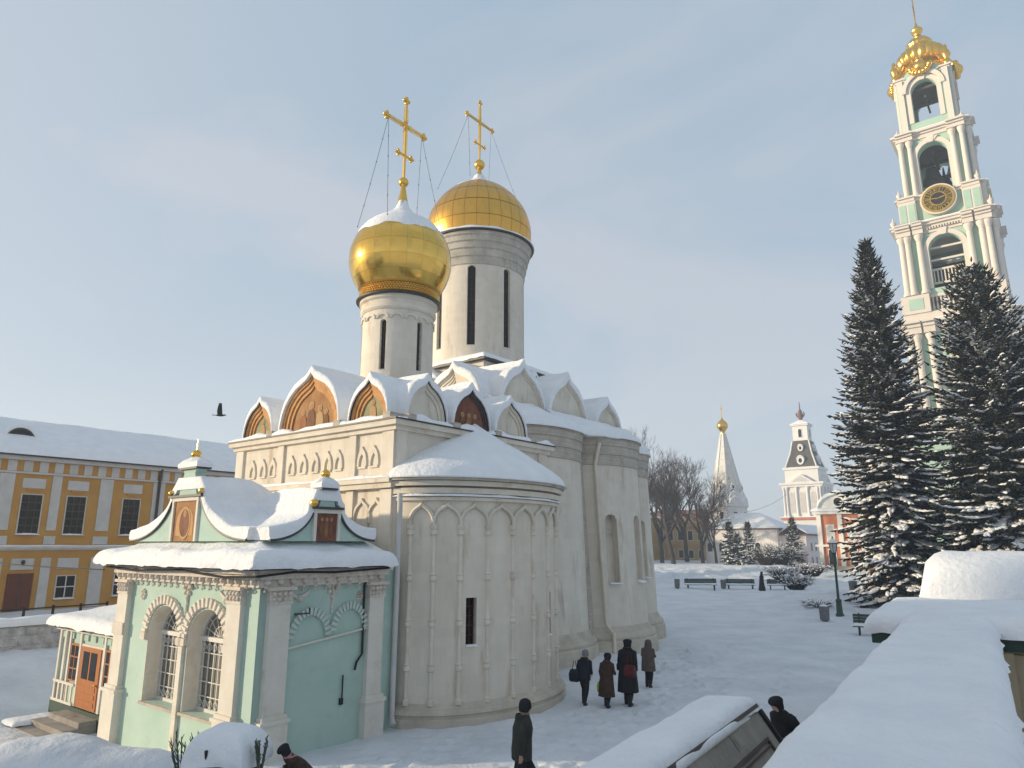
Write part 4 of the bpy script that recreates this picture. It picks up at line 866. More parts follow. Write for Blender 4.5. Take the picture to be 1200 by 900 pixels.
s = PO.mb(); snow_pad(s, pe0 - .36, pe1 + .02, pn - .34, 14.0, lambda x, y: 2.10 + .70 * smooth((y - pn + .3) / 3.2) * (.45 + .55 * (x - pe0) / 5.5), .34, 30, 26, .08, .25, 5, .3); PO.add('roof_snow', s, 'snow', prf, 60)
for k in range(4):
    m = PO.mb(); m.box(-26.35 - .22 * k, -24.1 + .02 * k, pn - .60 - .42 * k, pn - .02, -.42 - .16 * k - .16, -.42 - .16 * k); st = PO.add('step', m, 'stone_grey', pw)
s = PO.mb(); snow_pad(s, -27.4, -26.5, pn - 1.5, pn - .2, -.72, .12, 10, 12, .05, .4, 6, .2); PO.add('step_snow', s, 'snow', pw, 60)

# ================================================================== long ochre building on the west side
Y = Thing('ochre_building', 'long two-storey ochre yellow building with pale panels and snow-covered roof', 'building', -52, 20)
ye, yn0, yn1 = -50.0, 2.0, 60.0
m = Y.mb(); m.box(-60, ye, yn0, yn1, -.5, 10.0); yw = Y.add('wall', m, 'yellow')
def ywin(u, z0, z1, w_, rows, cols_, sill=True):
    o = Y.add('window', Y.fmb('E', ye).box(u - w_ / 2 - .07, u + w_ / 2 + .07, z0 - .10, z1 + .06, .002, .05), 'pale_panel', None)
    Y.add('pane_field', Y.fmb('E', ye).box(u - w_ / 2, u + w_ / 2, z0, z1, .051, .056), 'glass', o)
    m = Y.fmb('E', ye)
    for k in range(1, cols_): x = u - w_ / 2 + w_ * k / cols_; m.box(x - .03, x + .03, z0, z1, .057, .08)
    for k in range(1, rows): y_ = z0 + (z1 - z0) * k / rows; m.box(u - w_ / 2, u + w_ / 2, y_ - .03, y_ + .03, .057, .082)
    Y.add('glazing_bar', m, 'dark_metal' if rows > 3 else 'grille', o)
    if sill:
        s = MB(Y.T); snow_sweep(s, [(ye + .12, u - w_ / 2 - .1, z0 - .10), (ye + .12, u + w_ / 2 + .1, z0 - .10)], .24, .10, seed=u); Y.add('sill_snow', s, 'snow', o, 60)
ups = [4.2, 7.4, 10.6, 13.2, 16.1, 18.6, 22.0, 25.5, 29.2, 32.6, 36.0, 39.4, 42.8, 46.2, 49.6, 53, 56.4]
for u in ups:
    ywin(u, 5.42, 7.72, 1.08, 5, 3)
    Y.add('lintel_panel', Y.fmb('E', ye).box(u - .62, u + .62, 8.12, 8.72, .002, .06), 'pale_panel', yw); Y.add('lintel_panel', Y.fmb('E', ye).box(u - .36, u + .36, 7.98, 8.10, .002, .07), 'yellow', yw)
for a, b in zip(ups, ups[1:]):
    u = (a + b) / 2; h_ = .27 if b - a < 2.6 else .40
    Y.add('pilaster_panel', Y.fmb('E', ye).box(u - h_, u + h_, 5.6, 8.95, .002, .07), 'pale_panel', yw); Y.add('pedestal_panel', Y.fmb('E', ye).box(u - h_ - .05, u + h_ + .05, 4.75, 5.25, .002, .07), 'pale_panel', yw)
    Y.add('pilaster_panel', Y.fmb('E', ye).box(u - h_, u + h_, .9, 3.95, .002, .07), 'pale_panel', yw)
for u in ups:
    Y.add('lintel_panel', Y.fmb('E', ye).box(u - .60, u + .60, 3.12 + .15, 3.92, .002, .06), 'pale_panel', yw)
    if abs(u - 16.1) < .1:
        d_ = Y.add('door', Y.fmb('E', ye).box(u - .68, u + .68, .5, 3.05, .002, .07), 'door_brown', None)
        Y.add('door_leaf_line', Y.fmb('E', ye).box(u - .02, u + .02, .5, 3.03, .071, .085), 'dark_metal', d_)
        for k in range(3):
            for sx in (-1, 1): Y.add('door_panel', Y.fmb('E', ye).box(u + sx * .34 - .2, u + sx * .34 + .2, .65 + k * .8, 1.25 + k * .8, .071, .085), 'door_brown', d_)
        mm = Y.fmb('E', ye); mm.ball((u + .02, 3.72, .09), .12, 8, 6); mm.box(u - .05, u + .09, 3.5, 3.72, .061, .11); Y.add('lamp', mm, 'dark_metal', yw)
    else: ywin(u, 1.55, 2.82, 1.0, 2, 2)
for z, h, o in ((4.40, .10, .10), (4.50, .14, .20), (8.98, .12, .12), (9.78, .24, .34)): Y.add('string_course', Y.fmb('E', ye).box(yn0, yn1, z, z + h, .002, o), 'pale_panel', yw)
for k in range(int((yn1 - yn0) / .85)):
    u = yn0 + .4 + k * .85; Y.add('frieze_block', Y.fmb('E', ye).box(u + .26, u + .75, 9.12, 9.76, .002, .05), 'pale_panel', yw)
s = MB(Y.T); snow_sweep(s, [(ye + .1, yn0, 4.64), (ye + .1, yn1, 4.64)], .2, .07, seed=1, sub=1.0); Y.add('ledge_snow', s, 'snow', yw, 60)
m = MB(Y.T); m.tube([(ye + .3, 23.7, 9.9), (ye + .14, 23.7, 9.3), (ye + .14, 23.7, .6)], .10, 8); Y.add('downpipe', m, 'dark_metal', yw, 50)
m = Y.mb(); m.loft([[(ye + .55, yn0 - .5, 10.02), (ye + .55, yn1, 10.02), (-60.5, yn1, 10.02), (-60.5, yn0 - .5, 10.02)], [(ye + .55, yn0 - .5, 10.10), (ye + .55, yn1, 10.10), (-60.5, yn1, 10.10), (-60.5, yn0 - .5, 10.10)]]); yr = Y.add('roof', m, 'dark_metal', None)
s = Y.mb(); NU, NV = 90, 18
s.grid(lambda u, v: ((ye + .58) - 10.9 * v if v > 0 else ye + .60, yn0 - .5 + (yn1 - yn0 + .5) * u, 10.10 + (.20 * min(1, v * 25) ** .5) + 2.7 * (1 - abs(2 * v - 1)) * 1.0 + .10 * fbm(u * 24, v * 5, 3) * min(1, v * 8)), NU, NV, True); Y.add('roof_snow', s, 'snow', yr, 60)
for u in (15.6, 34.0):
    m = Y.fmb('E', ye - 2.0, u, 11.12); a = arc(1.8, .95, 14); m.prism([(x, y) for x, y in a[::-1]], -2.2, 0); do = Y.add('dormer', m, 'roof_green', None)
    m = Y.fmb('E', ye - 2.0, u, 11.12); m.prism([(x * .82, y * .82 + .03) for x, y in a[::-1]], 0, .02); Y.add('dormer_louvre', m, 'glass', do)
    s = Y.fmb('E', ye - 2.0, u, 11.12); snow_vault(s, a, 2.2, .22, .1, u); Y.add('dormer_snow', s, 'snow', do, 60)
# low retaining wall and railing before it
RW = Thing('retaining_wall', 'low frosted rubble retaining wall with snow on top below the ochre building', 'wall', -36, 10)
m = RW.mb(); m.box(-36.6, -36, -4, 15.2, -.5, 1.35); rw = RW.add('wall', m, 'rubble')
for k in range(38):
    for j in range(3):
        u = -3.9 + k * .5 + (j % 2) * .25; hgt = .38 + random.uniform(-.05, .03); w_ = .45 + random.uniform(-.06, .03)
        b = MB(RW.F('E', -36)); q = random.uniform(.02, .08); b.loft([[(u, .12 + j * .42, 0), (u + w_, .12 + j * .42, 0), (u + w_, .12 + j * .42 + hgt, 0), (u, .12 + j * .42 + hgt, 0)], [(u + .05, .16 + j * .42, q), (u + w_ - .05, .16 + j * .42, q), (u + w_ - .06, .08 + j * .42 + hgt, q), (u + .05, .08 + j * .42 + hgt, q)]]); RW.add('stone', b, 'rubble', rw)
s = RW.mb(); snow_pad(s, -36.75, -35.9, -4, 15.2, 1.35, .34, 10, 60, .06, .4, 3, .3); RW.add('snow', s, 'snow', rw, 60)
FN = Thing('iron_railing', 'black iron railing with posts above the rubble wall by the brown door', 'railing', -40, 12)
for k in range(9):
    u = 7.0 + k * 1.25; z0 = gz(*world(-40, u)[:2]); FN.add('post', FN.mb().box(-40.05, -39.95, u - .05, u + .05, z0, z0 + 1.0), 'iron')
for zz in (.45, .9):
    m = FN.mb(); m.tube([(-40, 7.0 + k * 1.25, gz(*world(-40, 7.0 + k * 1.25)[:2]) + zz) for k in range(9)], .035, 6); FN.add('rail', m, 'iron')

# ================================================================== bell tower
B = Thing('bell_tower', 'tall mint and white tiered bell tower with clock and gilded crown', 'bell tower', -8.3, 114.0)
te, tn = -8.3, 114.0
FACES = (('S', lambda h: tn - h, te, 1), ('E', lambda h: te + h, tn, 1), ('N', lambda h: tn + h, -te, -1), ('W', lambda h: te - h, -tn, -1))
def tier(z0, z1, hw, ow, sill, spring, cols_, tname='tier_wall', open_=True, th=1.3, wall_m='mint_pale'):
    o = None
    for i, (f, d, u, sg) in enumerate(FACES):
        m = B.fmb(f, d(hw)); k = hw if f in 'SN' else hw - th - .003
        if open_: arched_panel(m, u - k, u + k, z0, z1, [(u, ow, sill, spring, ow / 2)], -th, 0)
        else: m.box(u - k, u + k, z0, z1, -th, 0)
        w_ = B.add(tname, m, wall_m)
        if i == 0: o = w_
        if open_:
            a = arc(ow + 1.3, ow / 2 + .65, 18); b = arc(ow + .1, ow / 2 + .05, 18)
            am = B.fmb(f, d(hw), u, spring); arch_band(am, a, b, 0, .16); am.box(-ow / 2 - .65, -ow / 2 - .05, sill - spring, 0, 0, .14); am.box(ow / 2 + .05, ow / 2 + .65, sill - spring, 0, 0, .14); B.add('arch_surround', am, 'tower_white', w_, 40)
            key = B.fmb(f, d(hw), u, spring + ow / 2 - .1); key.prism([(-.3, 0), (.3, 0), (.5, 1.0), (-.5, 1.0)], .1, .35); B.add('keystone', key, 'tower_white', w_)
        if i < 2:
            for cx, r_ in cols_:
                for sx in (-1, 1):
                    cm = B.fmb(f, d(hw)); x = u + sx * cx; M0 = cm.M.copy(); cm.M = M0 @ Matrix(((1, 0, 0, x), (0, 0, 1, 0), (0, 1, 0, r_ * .9), (0, 0, 0, 1)))
                    zt, zb = z1 - .15, z0 + .1
                    cm.lathe([(r_ * 1.35, zb), (r_ * 1.35, zb + .35), (r_ * 1.1, zb + .5), (r_, zb + .7), (r_ * .86, zt - 1.0), (r_ * 1.0, zt - .95), (r_ * .9, zt - .85), (r_ * 1.4, zt - .25), (r_ * 1.4, zt)], 12); B.add('column', cm, 'tower_white', w_, 35)
    return o
def cornice(z, hw, parts, name='cornice', m_='tower_white', ressaut=()):
    for dz, h, out in parts:
        m = B.mb(); k = hw + out; m.box(te - k, te + k, tn - k, tn + k, z + dz, z + dz + h); c_ = B.add(name, m, m_)
        for cx, half in ressaut:
            for f, d, u, sg in FACES[:2]:
                for sx in (-1, 1): B.add('cornice_break', B.fmb(f, d(k)).box(u + sx * cx - half, u + sx * cx + half, z + dz, z + dz + h - .01, .001, .55), m_, c_)
def urn(e_, n_, z, s_):
    m = B.mb(); m.lathe([(.4 * s_, z), (.4 * s_, z + .2 * s_), (.2 * s_, z + .35 * s_), (.5 * s_, z + .9 * s_), (.55 * s_, z + 1.2 * s_), (.25 * s_, z + 1.45 * s_), (.15 * s_, z + 1.7 * s_), (.05 * s_, z + 2.3 * s_)], 10, e_, n_); B.add('urn', m, 'tower_white', None, 40)
m = B.mb(); m.box(te - 7.6, te + 7.6, tn - 7.6, tn + 7.6, -.3, 18.5); B.add('base_storey', m, 'mint_pale'); cornice(18.5, 7.6, ((0, .8, .3), (.8, .5, .9)))
tier(20.0, 33.0, 6.0, 4.2, 22.0, 27.0, ((3.1, .45), (4.7, .45), (5.65, .45)))
cornice(33.0, 6.0, ((0, .9, .25), (.9, .5, .5), (1.4, .35, .95)), ressaut=((3.1, .7), (5.2, 1.15)))
m = B.mb(); m.box(te - 6.1, te + 6.1, tn - 6.1, tn + 6.1, 34.8, 36.0); B.add('blocking_course', m, 'tower_white')
for f, d, u, sg in FACES[:2]:                   # balustrade and pedestals before the great arch
    m = B.fmb(f, d(5.05)); m.box(u - 2.6, u + 2.6, 38.2, 38.6, -.1, .45); m.box(u - 2.6, u + 2.6, 36.0, 36.3, -.1, .45); bal = B.add('balustrade', m, 'tower_white')
    for k in range(11):
        q = B.fmb(f, d(5.05)); q.M = q.M @ Matrix(((1, 0, 0, u - 2.35 + k * .47), (0, 0, 1, 0), (0, 1, 0, .17), (0, 0, 0, 1))); q.lathe([(.12, 36.3), (.17, 36.7), (.09, 37.4), (.14, 38.0), (.14, 38.2)], 6); B.add('baluster', q, 'tower_white', bal, 40)
    for sx in (-1, 1):
        B.add('pedestal', B.fmb(f, d(5.6)).box(u + sx * 4.4 - 1.75, u + sx * 4.4 + 1.75, 36.0, 38.6, -1.2, .7), 'tower_white'); B.add('pedestal_panel', B.fmb(f, d(5.6)).box(u + sx * 4.3 - .9, u + sx * 4.3 + .9, 36.5, 38.1, .701, .75), 'mint_pale')
tier(38.6, 47.6, 5.5, 4.0, 39.4, 45.0, ((3.0, .42), (4.45, .42), (5.2, .42)))
for f, d, u, sg in FACES:                       # ringing floor rails and louvres inside the great arch
    m = B.fmb(f, d(5.5))
    for z_ in (40.2, 42.2, 43.6, 45.4): m.box(u - 2, u + 2, z_, z_ + .28, -1.1, -.9)
    for k in range(10): m.box(u - 1.9 + k * .42, u - 1.75 + k * .42, 40.4, 42.2, -1.05, -.95)
    B.add('arch_rail', m, 'tower_white')
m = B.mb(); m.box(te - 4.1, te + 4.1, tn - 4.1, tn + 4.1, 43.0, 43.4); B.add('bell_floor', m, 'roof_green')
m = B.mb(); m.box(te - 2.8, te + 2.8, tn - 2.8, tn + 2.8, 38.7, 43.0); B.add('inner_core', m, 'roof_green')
cornice(47.6, 5.5, ((0, .7, .15), (.7, .35, .4), (1.05, .35, .75), (1.4, .2, .95)), ressaut=((3.0, .65), (4.85, .95)))
for k in range(34):
    for f, d, u, sg in FACES[:2]: B.add('dentil', B.fmb(f, d(5.7)).box(u - 5.6 + k * .335, u - 5.43 + k * .335, 48.0, 48.28, 0, .25), 'tower_white')
tier(49.2, 53.2, 5.05, 0, 0, 0, (), 'clock_storey', False)
cornice(53.0, 5.05, ((0, .45, .15), (.45, .25, .4)), ressaut=((3.95, 1.05),))
for f, d, u, sg in FACES[:2]:
    for sx in (-1, 1):
        B.add('attic_pedestal', B.fmb(f, d(5.05)).box(u + sx * 3.95 - 1.1, u + sx * 3.95 + 1.1, 49.2, 53.0, .001, .6), 'tower_white')
        for a in (-.65, .65): B.add('attic_panel', B.fmb(f, d(5.05)).box(u + sx * 3.95 + a * .85 - .42, u + sx * 3.95 + a * .85 + .42, 49.8, 52.5, .601, .66), 'mint_pale')
    # the clock breaks up through the cornice in a round hood
    hood = B.fmb(f, d(5.05), u, 52.2); ring = [(2.25 * cos(2 * pi * k / 40), 2.25 * sin(2 * pi * k / 40)) for k in range(40)]; hood.prism(ring, -.3, .85); hd = B.add('clock', hood, 'tower_white', None, 40)
    cf = B.fmb(f, d(5.05), u, 52.2); cf.prism([(1.95 * cos(2 * pi * k / 40), 1.95 * sin(2 * pi * k / 40)) for k in range(40)], .851, .90); B.add('clock_face', cf, 'gilt', hd)
    cf = B.fmb(f, d(5.05), u, 52.2); cf.prism([(.95 * cos(2 * pi * k / 30), .95 * sin(2 * pi * k / 30)) for k in range(30)], .90, .92); B.add('clock_centre', cf, 'iron', hd)
    for k in range(12):
        q = B.fmb(f, d(5.05), u, 52.2); q.M = q.M @ Matrix.Rotation(-2 * pi * k / 12, 4, 'Z'); q.prism([(-.25, 1.05), (.25, 1.05), (.37, 1.68), (-.37, 1.68)], .90, .92); B.add('numeral_plate', q, 'iron', hd)
    for r0, r1 in ((1.72, 2.02), (.9, 1.02)):
        q = B.fmb(f, d(5.05), u, 52.2); n_ = 40
        for k in range(n_):
            t0, t1 = 2 * pi * k / n_, 2 * pi * (k + 1) / n_
            q.prism([(r0 * cos(t0), r0 * sin(t0)), (r1 * cos(t0), r1 * sin(t0)), (r1 * cos(t1), r1 * sin(t1)), (r0 * cos(t1), r0 * sin(t1))], .90, .97)
        B.add('clock_ring', q, 'gilt', hd)
    NUM = {0: 'XII', 1: 'I', 2: 'II', 3: 'III', 4: 'IIII', 5: 'V', 6: 'VI', 7: 'VII', 8: 'VIII', 9: 'IX', 10: 'X', 11: 'XI'}
    for k in range(12):
        q = B.fmb(f, d(5.05), u, 52.2); t = pi / 2 - 2 * pi * k / 12; M0 = q.M @ Matrix.Rotation(t - pi / 2, 4, 'Z') @ Matrix.Translation((0, 1.36, .93)); txt = NUM[k]; x = -.105 * (len(txt) - 1)
        for ch in txt:
            if ch == 'I': q.M = M0; q.box(x - .035, x + .035, -.27, .27, -.02, .03)
            else:
                for sg2 in (-1, 1):
                    q.M = M0 @ Matrix.Translation((x, 0, 0)) @ Matrix.Rotation(sg2 * (.33 if ch == 'X' else .22), 4, 'Z') @ Matrix.Translation((0 if ch == 'X' else sg2 * .06, 0, .002 * sg2)); q.box(-.035, .035, -.27, .27, -.02, .03)
            x += .21
        B.add('numeral', q, 'gilt', hd)
    for ang, ln, wd_ in ((R(10), .95, .10), (R(172), 1.5, .07)):
        q = B.fmb(f, d(5.05), u, 52.2); q.M = q.M @ Matrix.Rotation(ang, 4, 'Z'); q.prism([(-.25, -wd_), (ln * .7, -wd_), (ln, 0), (ln * .7, wd_), (-.25, wd_)], .97, 1.02); B.add('clock_hand', q, 'gilt', hd)
tier(53.7, 62.8, 4.3, 3.7, 54.2, 60.0, ((2.7, .36), (3.85, .36)))
cornice(62.8, 4.3, ((0, .6, .15), (.6, .3, .4), (.9, .3, .72)), ressaut=((2.7, .55), (3.8, .55)))
for f, d, u, sg in FACES: B.add('swag', B.fmb(f, d(4.3), u, 62.1).prism([(-1.0, .5), (-.5, -.1), (0, -.3), (.5, -.1), (1.0, .5)][::1], .02, .3), 'tower_white')
m = B.mb(); m.box(te - 2.95, te + 2.95, tn - 2.95, tn + 2.95, 61.9, 62.4); B.add('bell_frame', m, 'roof_green')
m = B.mb(); m.box(te - 3.0, te + 3.0, tn - .2, tn + .2, 60.2, 60.6); m.box(te - .2, te + .2, tn - 3.0, tn + 3.0, 60.6, 61.0); B.add('bell_beam', m, 'bark')
for de_, dn_, s_ in ((-.6, -1.6, 1.5), (1.9, -1.2, .9), (.6, 1.8, 1.1)):
    m = B.mb(); z_ = 58.2 - s_; m.lathe([(1.0 * s_, z_), (.98 * s_, z_ + .1), (.72 * s_, z_ + .6 * s_), (.58 * s_, z_ + 1.2 * s_), (.5 * s_, z_ + 1.5 * s_), (.2 * s_, z_ + 1.7 * s_), (.08, 60.3)], 18, te + de_, tn + dn_); B.add('bell', m, 'iron', None, 40)
tier(64.0, 73.4, 3.5, 3.3, 66.0, 71.0, (), th=.9)
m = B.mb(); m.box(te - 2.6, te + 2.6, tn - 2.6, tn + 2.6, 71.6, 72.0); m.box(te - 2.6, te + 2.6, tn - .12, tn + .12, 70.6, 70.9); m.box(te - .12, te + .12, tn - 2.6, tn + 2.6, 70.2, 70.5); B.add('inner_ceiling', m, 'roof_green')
for dx_, dy_ in ((-1, 1), (1, 1), (-1, -1)): B.add('inner_post', B.mb().box(te + dx_ * 2.3 - .28, te + dx_ * 2.3 + .28, tn + dy_ * 2.3 - .28, tn + dy_ * 2.3 + .28, 64.8, 71.6), 'roof_green')
B.add('parapet', MB(B.T).box(te - 3.8, te + 3.8, tn - 3.8, tn + 3.8, 64.0, 64.8), 'tower_white')
for f, d, u, sg in FACES:
    for sx in (-1, 1):
        B.add('pier_strip', B.fmb(f, d(3.5)).box(u + sx * 2.95 - .38, u + sx * 2.95 + .38, 64.9, 73.4, .002, .3), 'tower_white')
    a = arc(5.6, 3.1, 20); b = arc(4.5, 2.5, 20); B.add('hood_arch', arch_band(B.fmb(f, d(3.5), u, 71.0), a, b, 0, .5), 'tower_white', None, 40)
    m = B.fmb(f, d(3.5), u, 73.4); m.prism([(x, y) for x, y in arc(4.6, 1.6, 12)[::-1]], -1.0, .4); B.add('pediment', m, 'mint_pale', None, 40)
    m = B.fmb(f, d(3.5), u, 74.6)                # gilded cartouche
    for k in range(9): t = pi * k / 8; m.ball((1.25 * cos(t), -.2 - .9 * sin(t), .75), .42, 8, 6)
    m.ball((0, -.2, .7), .95, 12, 8); m.ball((0, .9, .6), .6, 10, 8); B.add('gilded_cartouche', m, 'gilt', None, 50)
cornice(73.2, 3.5, ((0, .35, .12), (.35, .25, .35)))
for sx in (-1, 1):
    for sy in (-1, 1):
        m = B.mb(); ex, nx_ = te + sx * 3.4, tn + sy * 3.4
        m.lathe([(.5, 73.8), (.6, 74.2), (.35, 74.6), (.62, 75.3), (.5, 75.9), (.3, 76.3), (.25, 76.9), (.05, 77.2)], 10, ex, nx_)
        m.tube([(ex, nx_, 74.2), (te + sx * 2.8, tn + sy * 2.8, 75.2), (te + sx * 2.3, tn + sy * 2.3, 76.4), (te + sx * 2.5, tn + sy * 2.5, 76.8)], [.45, .4, .32, .2], 8); B.add('gilded_volute', m, 'gilt', None, 50)
        for zz, hh, s_ in ((53.8, 4.85, .7), (64.1, 4.1, .55)): urn(te + sx * hh, tn + sy * hh, zz, s_)
        urn(te + sx * 5.9, tn + sy * 5.9, 49.2, .75)
cp = lerp_prof([(2.4, 74.6), (2.2, 75.6), (2.3, 76.2), (3.0, 77.0), (3.25, 78.0), (2.9, 79.0), (2.1, 79.6), (1.75, 80.2), (1.85, 80.7), (1.35, 81.5), (.8, 82.0), (.45, 82.5), (.75, 83.1), (.8, 83.5), (.3, 84.1), (.12, 84.8)])
m = B.mb(); m.lathe([cp(k / 60) for k in range(61)], 80, te, tn, rfun=lambda r, z, a: (r * (1 + (.09 * abs(sin(a * 10)) if 76.5 < z < 79.4 else .02 * sin(a * 16))), z)); B.add('gilded_crown', m, 'gilt', None, 50)
m = B.mb(); m.box(te - .09, te + .09, tn - .09, tn + .09, 84.6, 89.2); m.box(te - .07, te + .07, tn - 1.0, tn + 1.0, 87.3, 87.5); m.box(te - .07, te + .07, tn - .4, tn + .4, 86.2, 86.35); B.add('cross', m, 'gilt', None)
for z_, hw_ in ((49.2, 6.2), (34.75, 6.7), (64.0, 4.8)):
    s = B.mb(); k = hw_
    for a, b in (((-k, -k), (k, -k)), ((k, -k), (k, k))): snow_sweep(s, [(te + a[0], tn + a[1], z_), (te + b[0], tn + b[1], z_)], .5, .16, seed=z_, sub=.8)
    B.add('ledge_snow', s, 'snow', None, 60)

# ================================================================== far buildings
def at(x, y, Y_):                               # pixel of the photograph at a known depth -> point
    P_ = R(12.85); a = (x - 600) / 820; b = (450 - y) / 820; d = Vector((a, cos(P_) - b * sin(P_), sin(P_) + b * cos(P_)))
    return Vector((0, 0, EYE)) + d * (Y_ / d.y)
def far(name, label, cat, loc, group=None):
    T = Thing.__new__(Thing); T.o = (0, 0); T.root = empty(name, loc, -GRID); tag(T.root, label, cat, group); T.T = Matrix(); return T
def far_windows(T, face, d, us, z0, z1, w_, m='glass', arch=False, frame='far_white', parent=None):
    for u in us:
        f = T.add('window', T.fmb(face, d).box(u - w_ / 2 - .12, u + w_ / 2 + .12, z0 - .12, z1 + .12, .002, .10), frame, parent)
        q = T.fmb(face, d)
        if arch: q.prism([(u + w_ / 2, z0)] + [(u + x, z1 - w_ / 2 + y) for x, y in arc(w_, w_ / 2, 8)[::-1]] + [(u - w_ / 2, z0)], .101, .12)
        else: q.box(u - w_ / 2, u + w_ / 2, z0, z1, .101, .12)
        if parent is None: T.add('pane', q, m, f)
        else: T.add('pane', q, m, parent)
def hip_snow(T, x0, x1, y0, y1, z, h, parent=None, th=.25, ridge=.0):
    s = T.mb(); cx, cy = (x0 + x1) / 2, (y0 + y1) / 2; L = max(0, ((x1 - x0) - (y1 - y0)) / 2)
    snow_pad(s, x0, x1, y0, y1, lambda x, y: z + h * max(0, 1 - max(max(0, abs(x - cx) - L) / ((x1 - x0) / 2 - L), abs(y - cy) / ((y1 - y0) / 2))), th, 30, 24, .15, .3, x0, .3); return T.add('roof_snow', s, 'snow', parent, 60)
# tent-roofed church
q = at(857, 655, 158); q.z = 0
Z = far('tent_church', 'white church with tall octagonal tent roof and small golden dome', 'church', q)
def octa(r, z, rot=R(22.5)): return [(r * cos(rot + k * pi / 4), r * sin(rot + k * pi / 4), z) for k in range(8)]
m = Z.mb(); m.loft([octa(4.1, 0), octa(4.1, 12.8)]); zd = Z.add('octagon_drum', m, 'far_white')
for z_ in (8.2, 12.6): m = Z.mb(); m.loft([octa(4.15, z_), octa(4.45, z_ + .1), octa(4.45, z_ + .4), octa(4.1, z_ + .5)]); Z.add('cornice', m, 'tent', zd)
def oct_frame(k, r, z): a = k * pi / 4; return Matrix(((-sin(a), 0, cos(a), r * cos(a)), (cos(a), 0, sin(a), r * sin(a)), (0, 1, 0, z), (0, 0, 0, 1)))
for k in range(8):
    for r_, z_, h_ in ((3.95, 13.0, 1.9), (3.5, 14.3, 1.7)):
        ln = keel(2.6 if z_ < 14 else 2.0, h_); m = MB(oct_frame(k, r_, z_)); m.prism(ln[::-1], -.8, .15); Z.add('roof_keel', m, 'far_white', zd, 40)
        s = MB(oct_frame(k, r_, z_)); snow_vault(s, ln, .8, .22, .25, k); Z.add('keel_snow', s, 'snow', zd, 60)
    m = MB(oct_frame(k, 3.8, 10.0)); m.box(-.35, .35, 0, 1.5, 0, .04); Z.add('window', m, 'glass', zd)
    m = MB(oct_frame(k, 2.95, 16.3) @ Matrix.Rotation(-.23, 4, 'X')); m.prism([(-.5, 0), (.5, 0), (.5, .8), (0, 1.5), (-.5, .8)], 0, .7); Z.add('roof_dormer', m, 'far_white', zd); m = MB(oct_frame(k, 2.95, 16.3) @ Matrix.Rotation(-.23, 4, 'X')); m.box(-.2, .2, .15, .8, .701, .72); Z.add('dormer_pane', m, 'glass', zd)
m = Z.mb(); m.loft([octa(3.9, 14.0), octa(3.35, 15.6), octa(.55, 29.2)]); tent = Z.add('tent_roof', m, 'tent')
for j in range(1, 9): t = j / 9; m = Z.mb(); r_ = 3.35 - 2.8 * t; z_ = 15.6 + 13.6 * t; m.loft([octa(r_ + .02, z_ - .05), octa(r_ + .12, z_), octa(r_ + .08, z_ + .14)], True, False, False); Z.add('tile_band', m, 'far_white', tent)
for k in range(8):
    a = R(22.5) + k * pi / 4; m = Z.mb(); m.tube([(3.4 * cos(a), 3.4 * sin(a), 15.6), (.6 * cos(a), .6 * sin(a), 29.2)], [.16, .08], 5); Z.add('roof_rib', m, 'far_white', tent)
zo = lerp_prof([(.55, 29.2), (.6, 29.8), (1.15, 30.5), (1.25, 31.2), (.9, 31.9), (.35, 32.4), (.1, 33.0)]); m = Z.mb(); m.lathe([zo(k / 20) for k in range(21)], 20, 0, 0); Z.add('golden_dome', m, 'gilt', None, 60)
m = Z.mb(); m.box(-.06, .06, -.08, .08, 32.8, 36.0); m.box(-.05, .05, -.7, .7, 34.9, 35.05); Z.add('cross', m, 'gilt')
# white chambers before and beside it
q = at(868, 655, 150); q.z = 0
WH = far('white_chambers', 'long low whitewashed chambers with snowy hipped roofs below the tent church', 'building', q)
m = WH.mb(); m.box(-6, 9, -3.5, 6, -.3, 7.6); ww = WH.add('wall', m, 'far_white'); m = WH.mb(); m.box(9, 14, -2, 26, -.3, 6.4); WH.add('wing_wall', m, 'far_white', ww)
m = WH.mb(); m.box(-6.4, 9.4, -3.9, 6.4, 7.6, 7.8); WH.add('cornice', m, 'roof_brown', ww); hip_snow(WH, -6.4, 9.4, -3.9, 6.4, 7.8, 3.0, ww, .3); m = WH.mb(); m.box(8.9, 14.4, -2.4, 26.4, 6.4, 6.6); WH.add('wing_cornice', m, 'roof_brown', ww)
s = WH.mb(); snow_pad(s, 8.6, 14.4, -2.4, 26.4, lambda x, y: 6.6 + 1.8 * max(0, 1 - abs(x - 11.6) / 3), .3, 16, 40, .1, .3, 2, .3); WH.add('wing_roof_snow', s, 'snow', ww, 60)
far_windows(WH, 'S', -3.5, [-5, -2.5, 2, 5], 3.2, 5.0, 1.0, arch=True); far_windows(WH, 'E', 14, [1, 4, 7, 10, 13, 16, 19, 22], 3.4, 4.9, .9); far_windows(WH, 'E', 14, [1, 4, 7, 10, 13, 16, 19, 22], 1.0, 2.2, .8)
far_windows(WH, 'S', -2, [11.5], 4.3, 5.4, .9)
m = WH.mb(); m.box(10.0, 13.0, -5.5, -2.002, -.3, 3.2); po = WH.add('porch', m, 'roof_brown'); hip_snow(WH, 9.6, 13.4, -6, -2.0, 3.2, 1.5, po, .3)
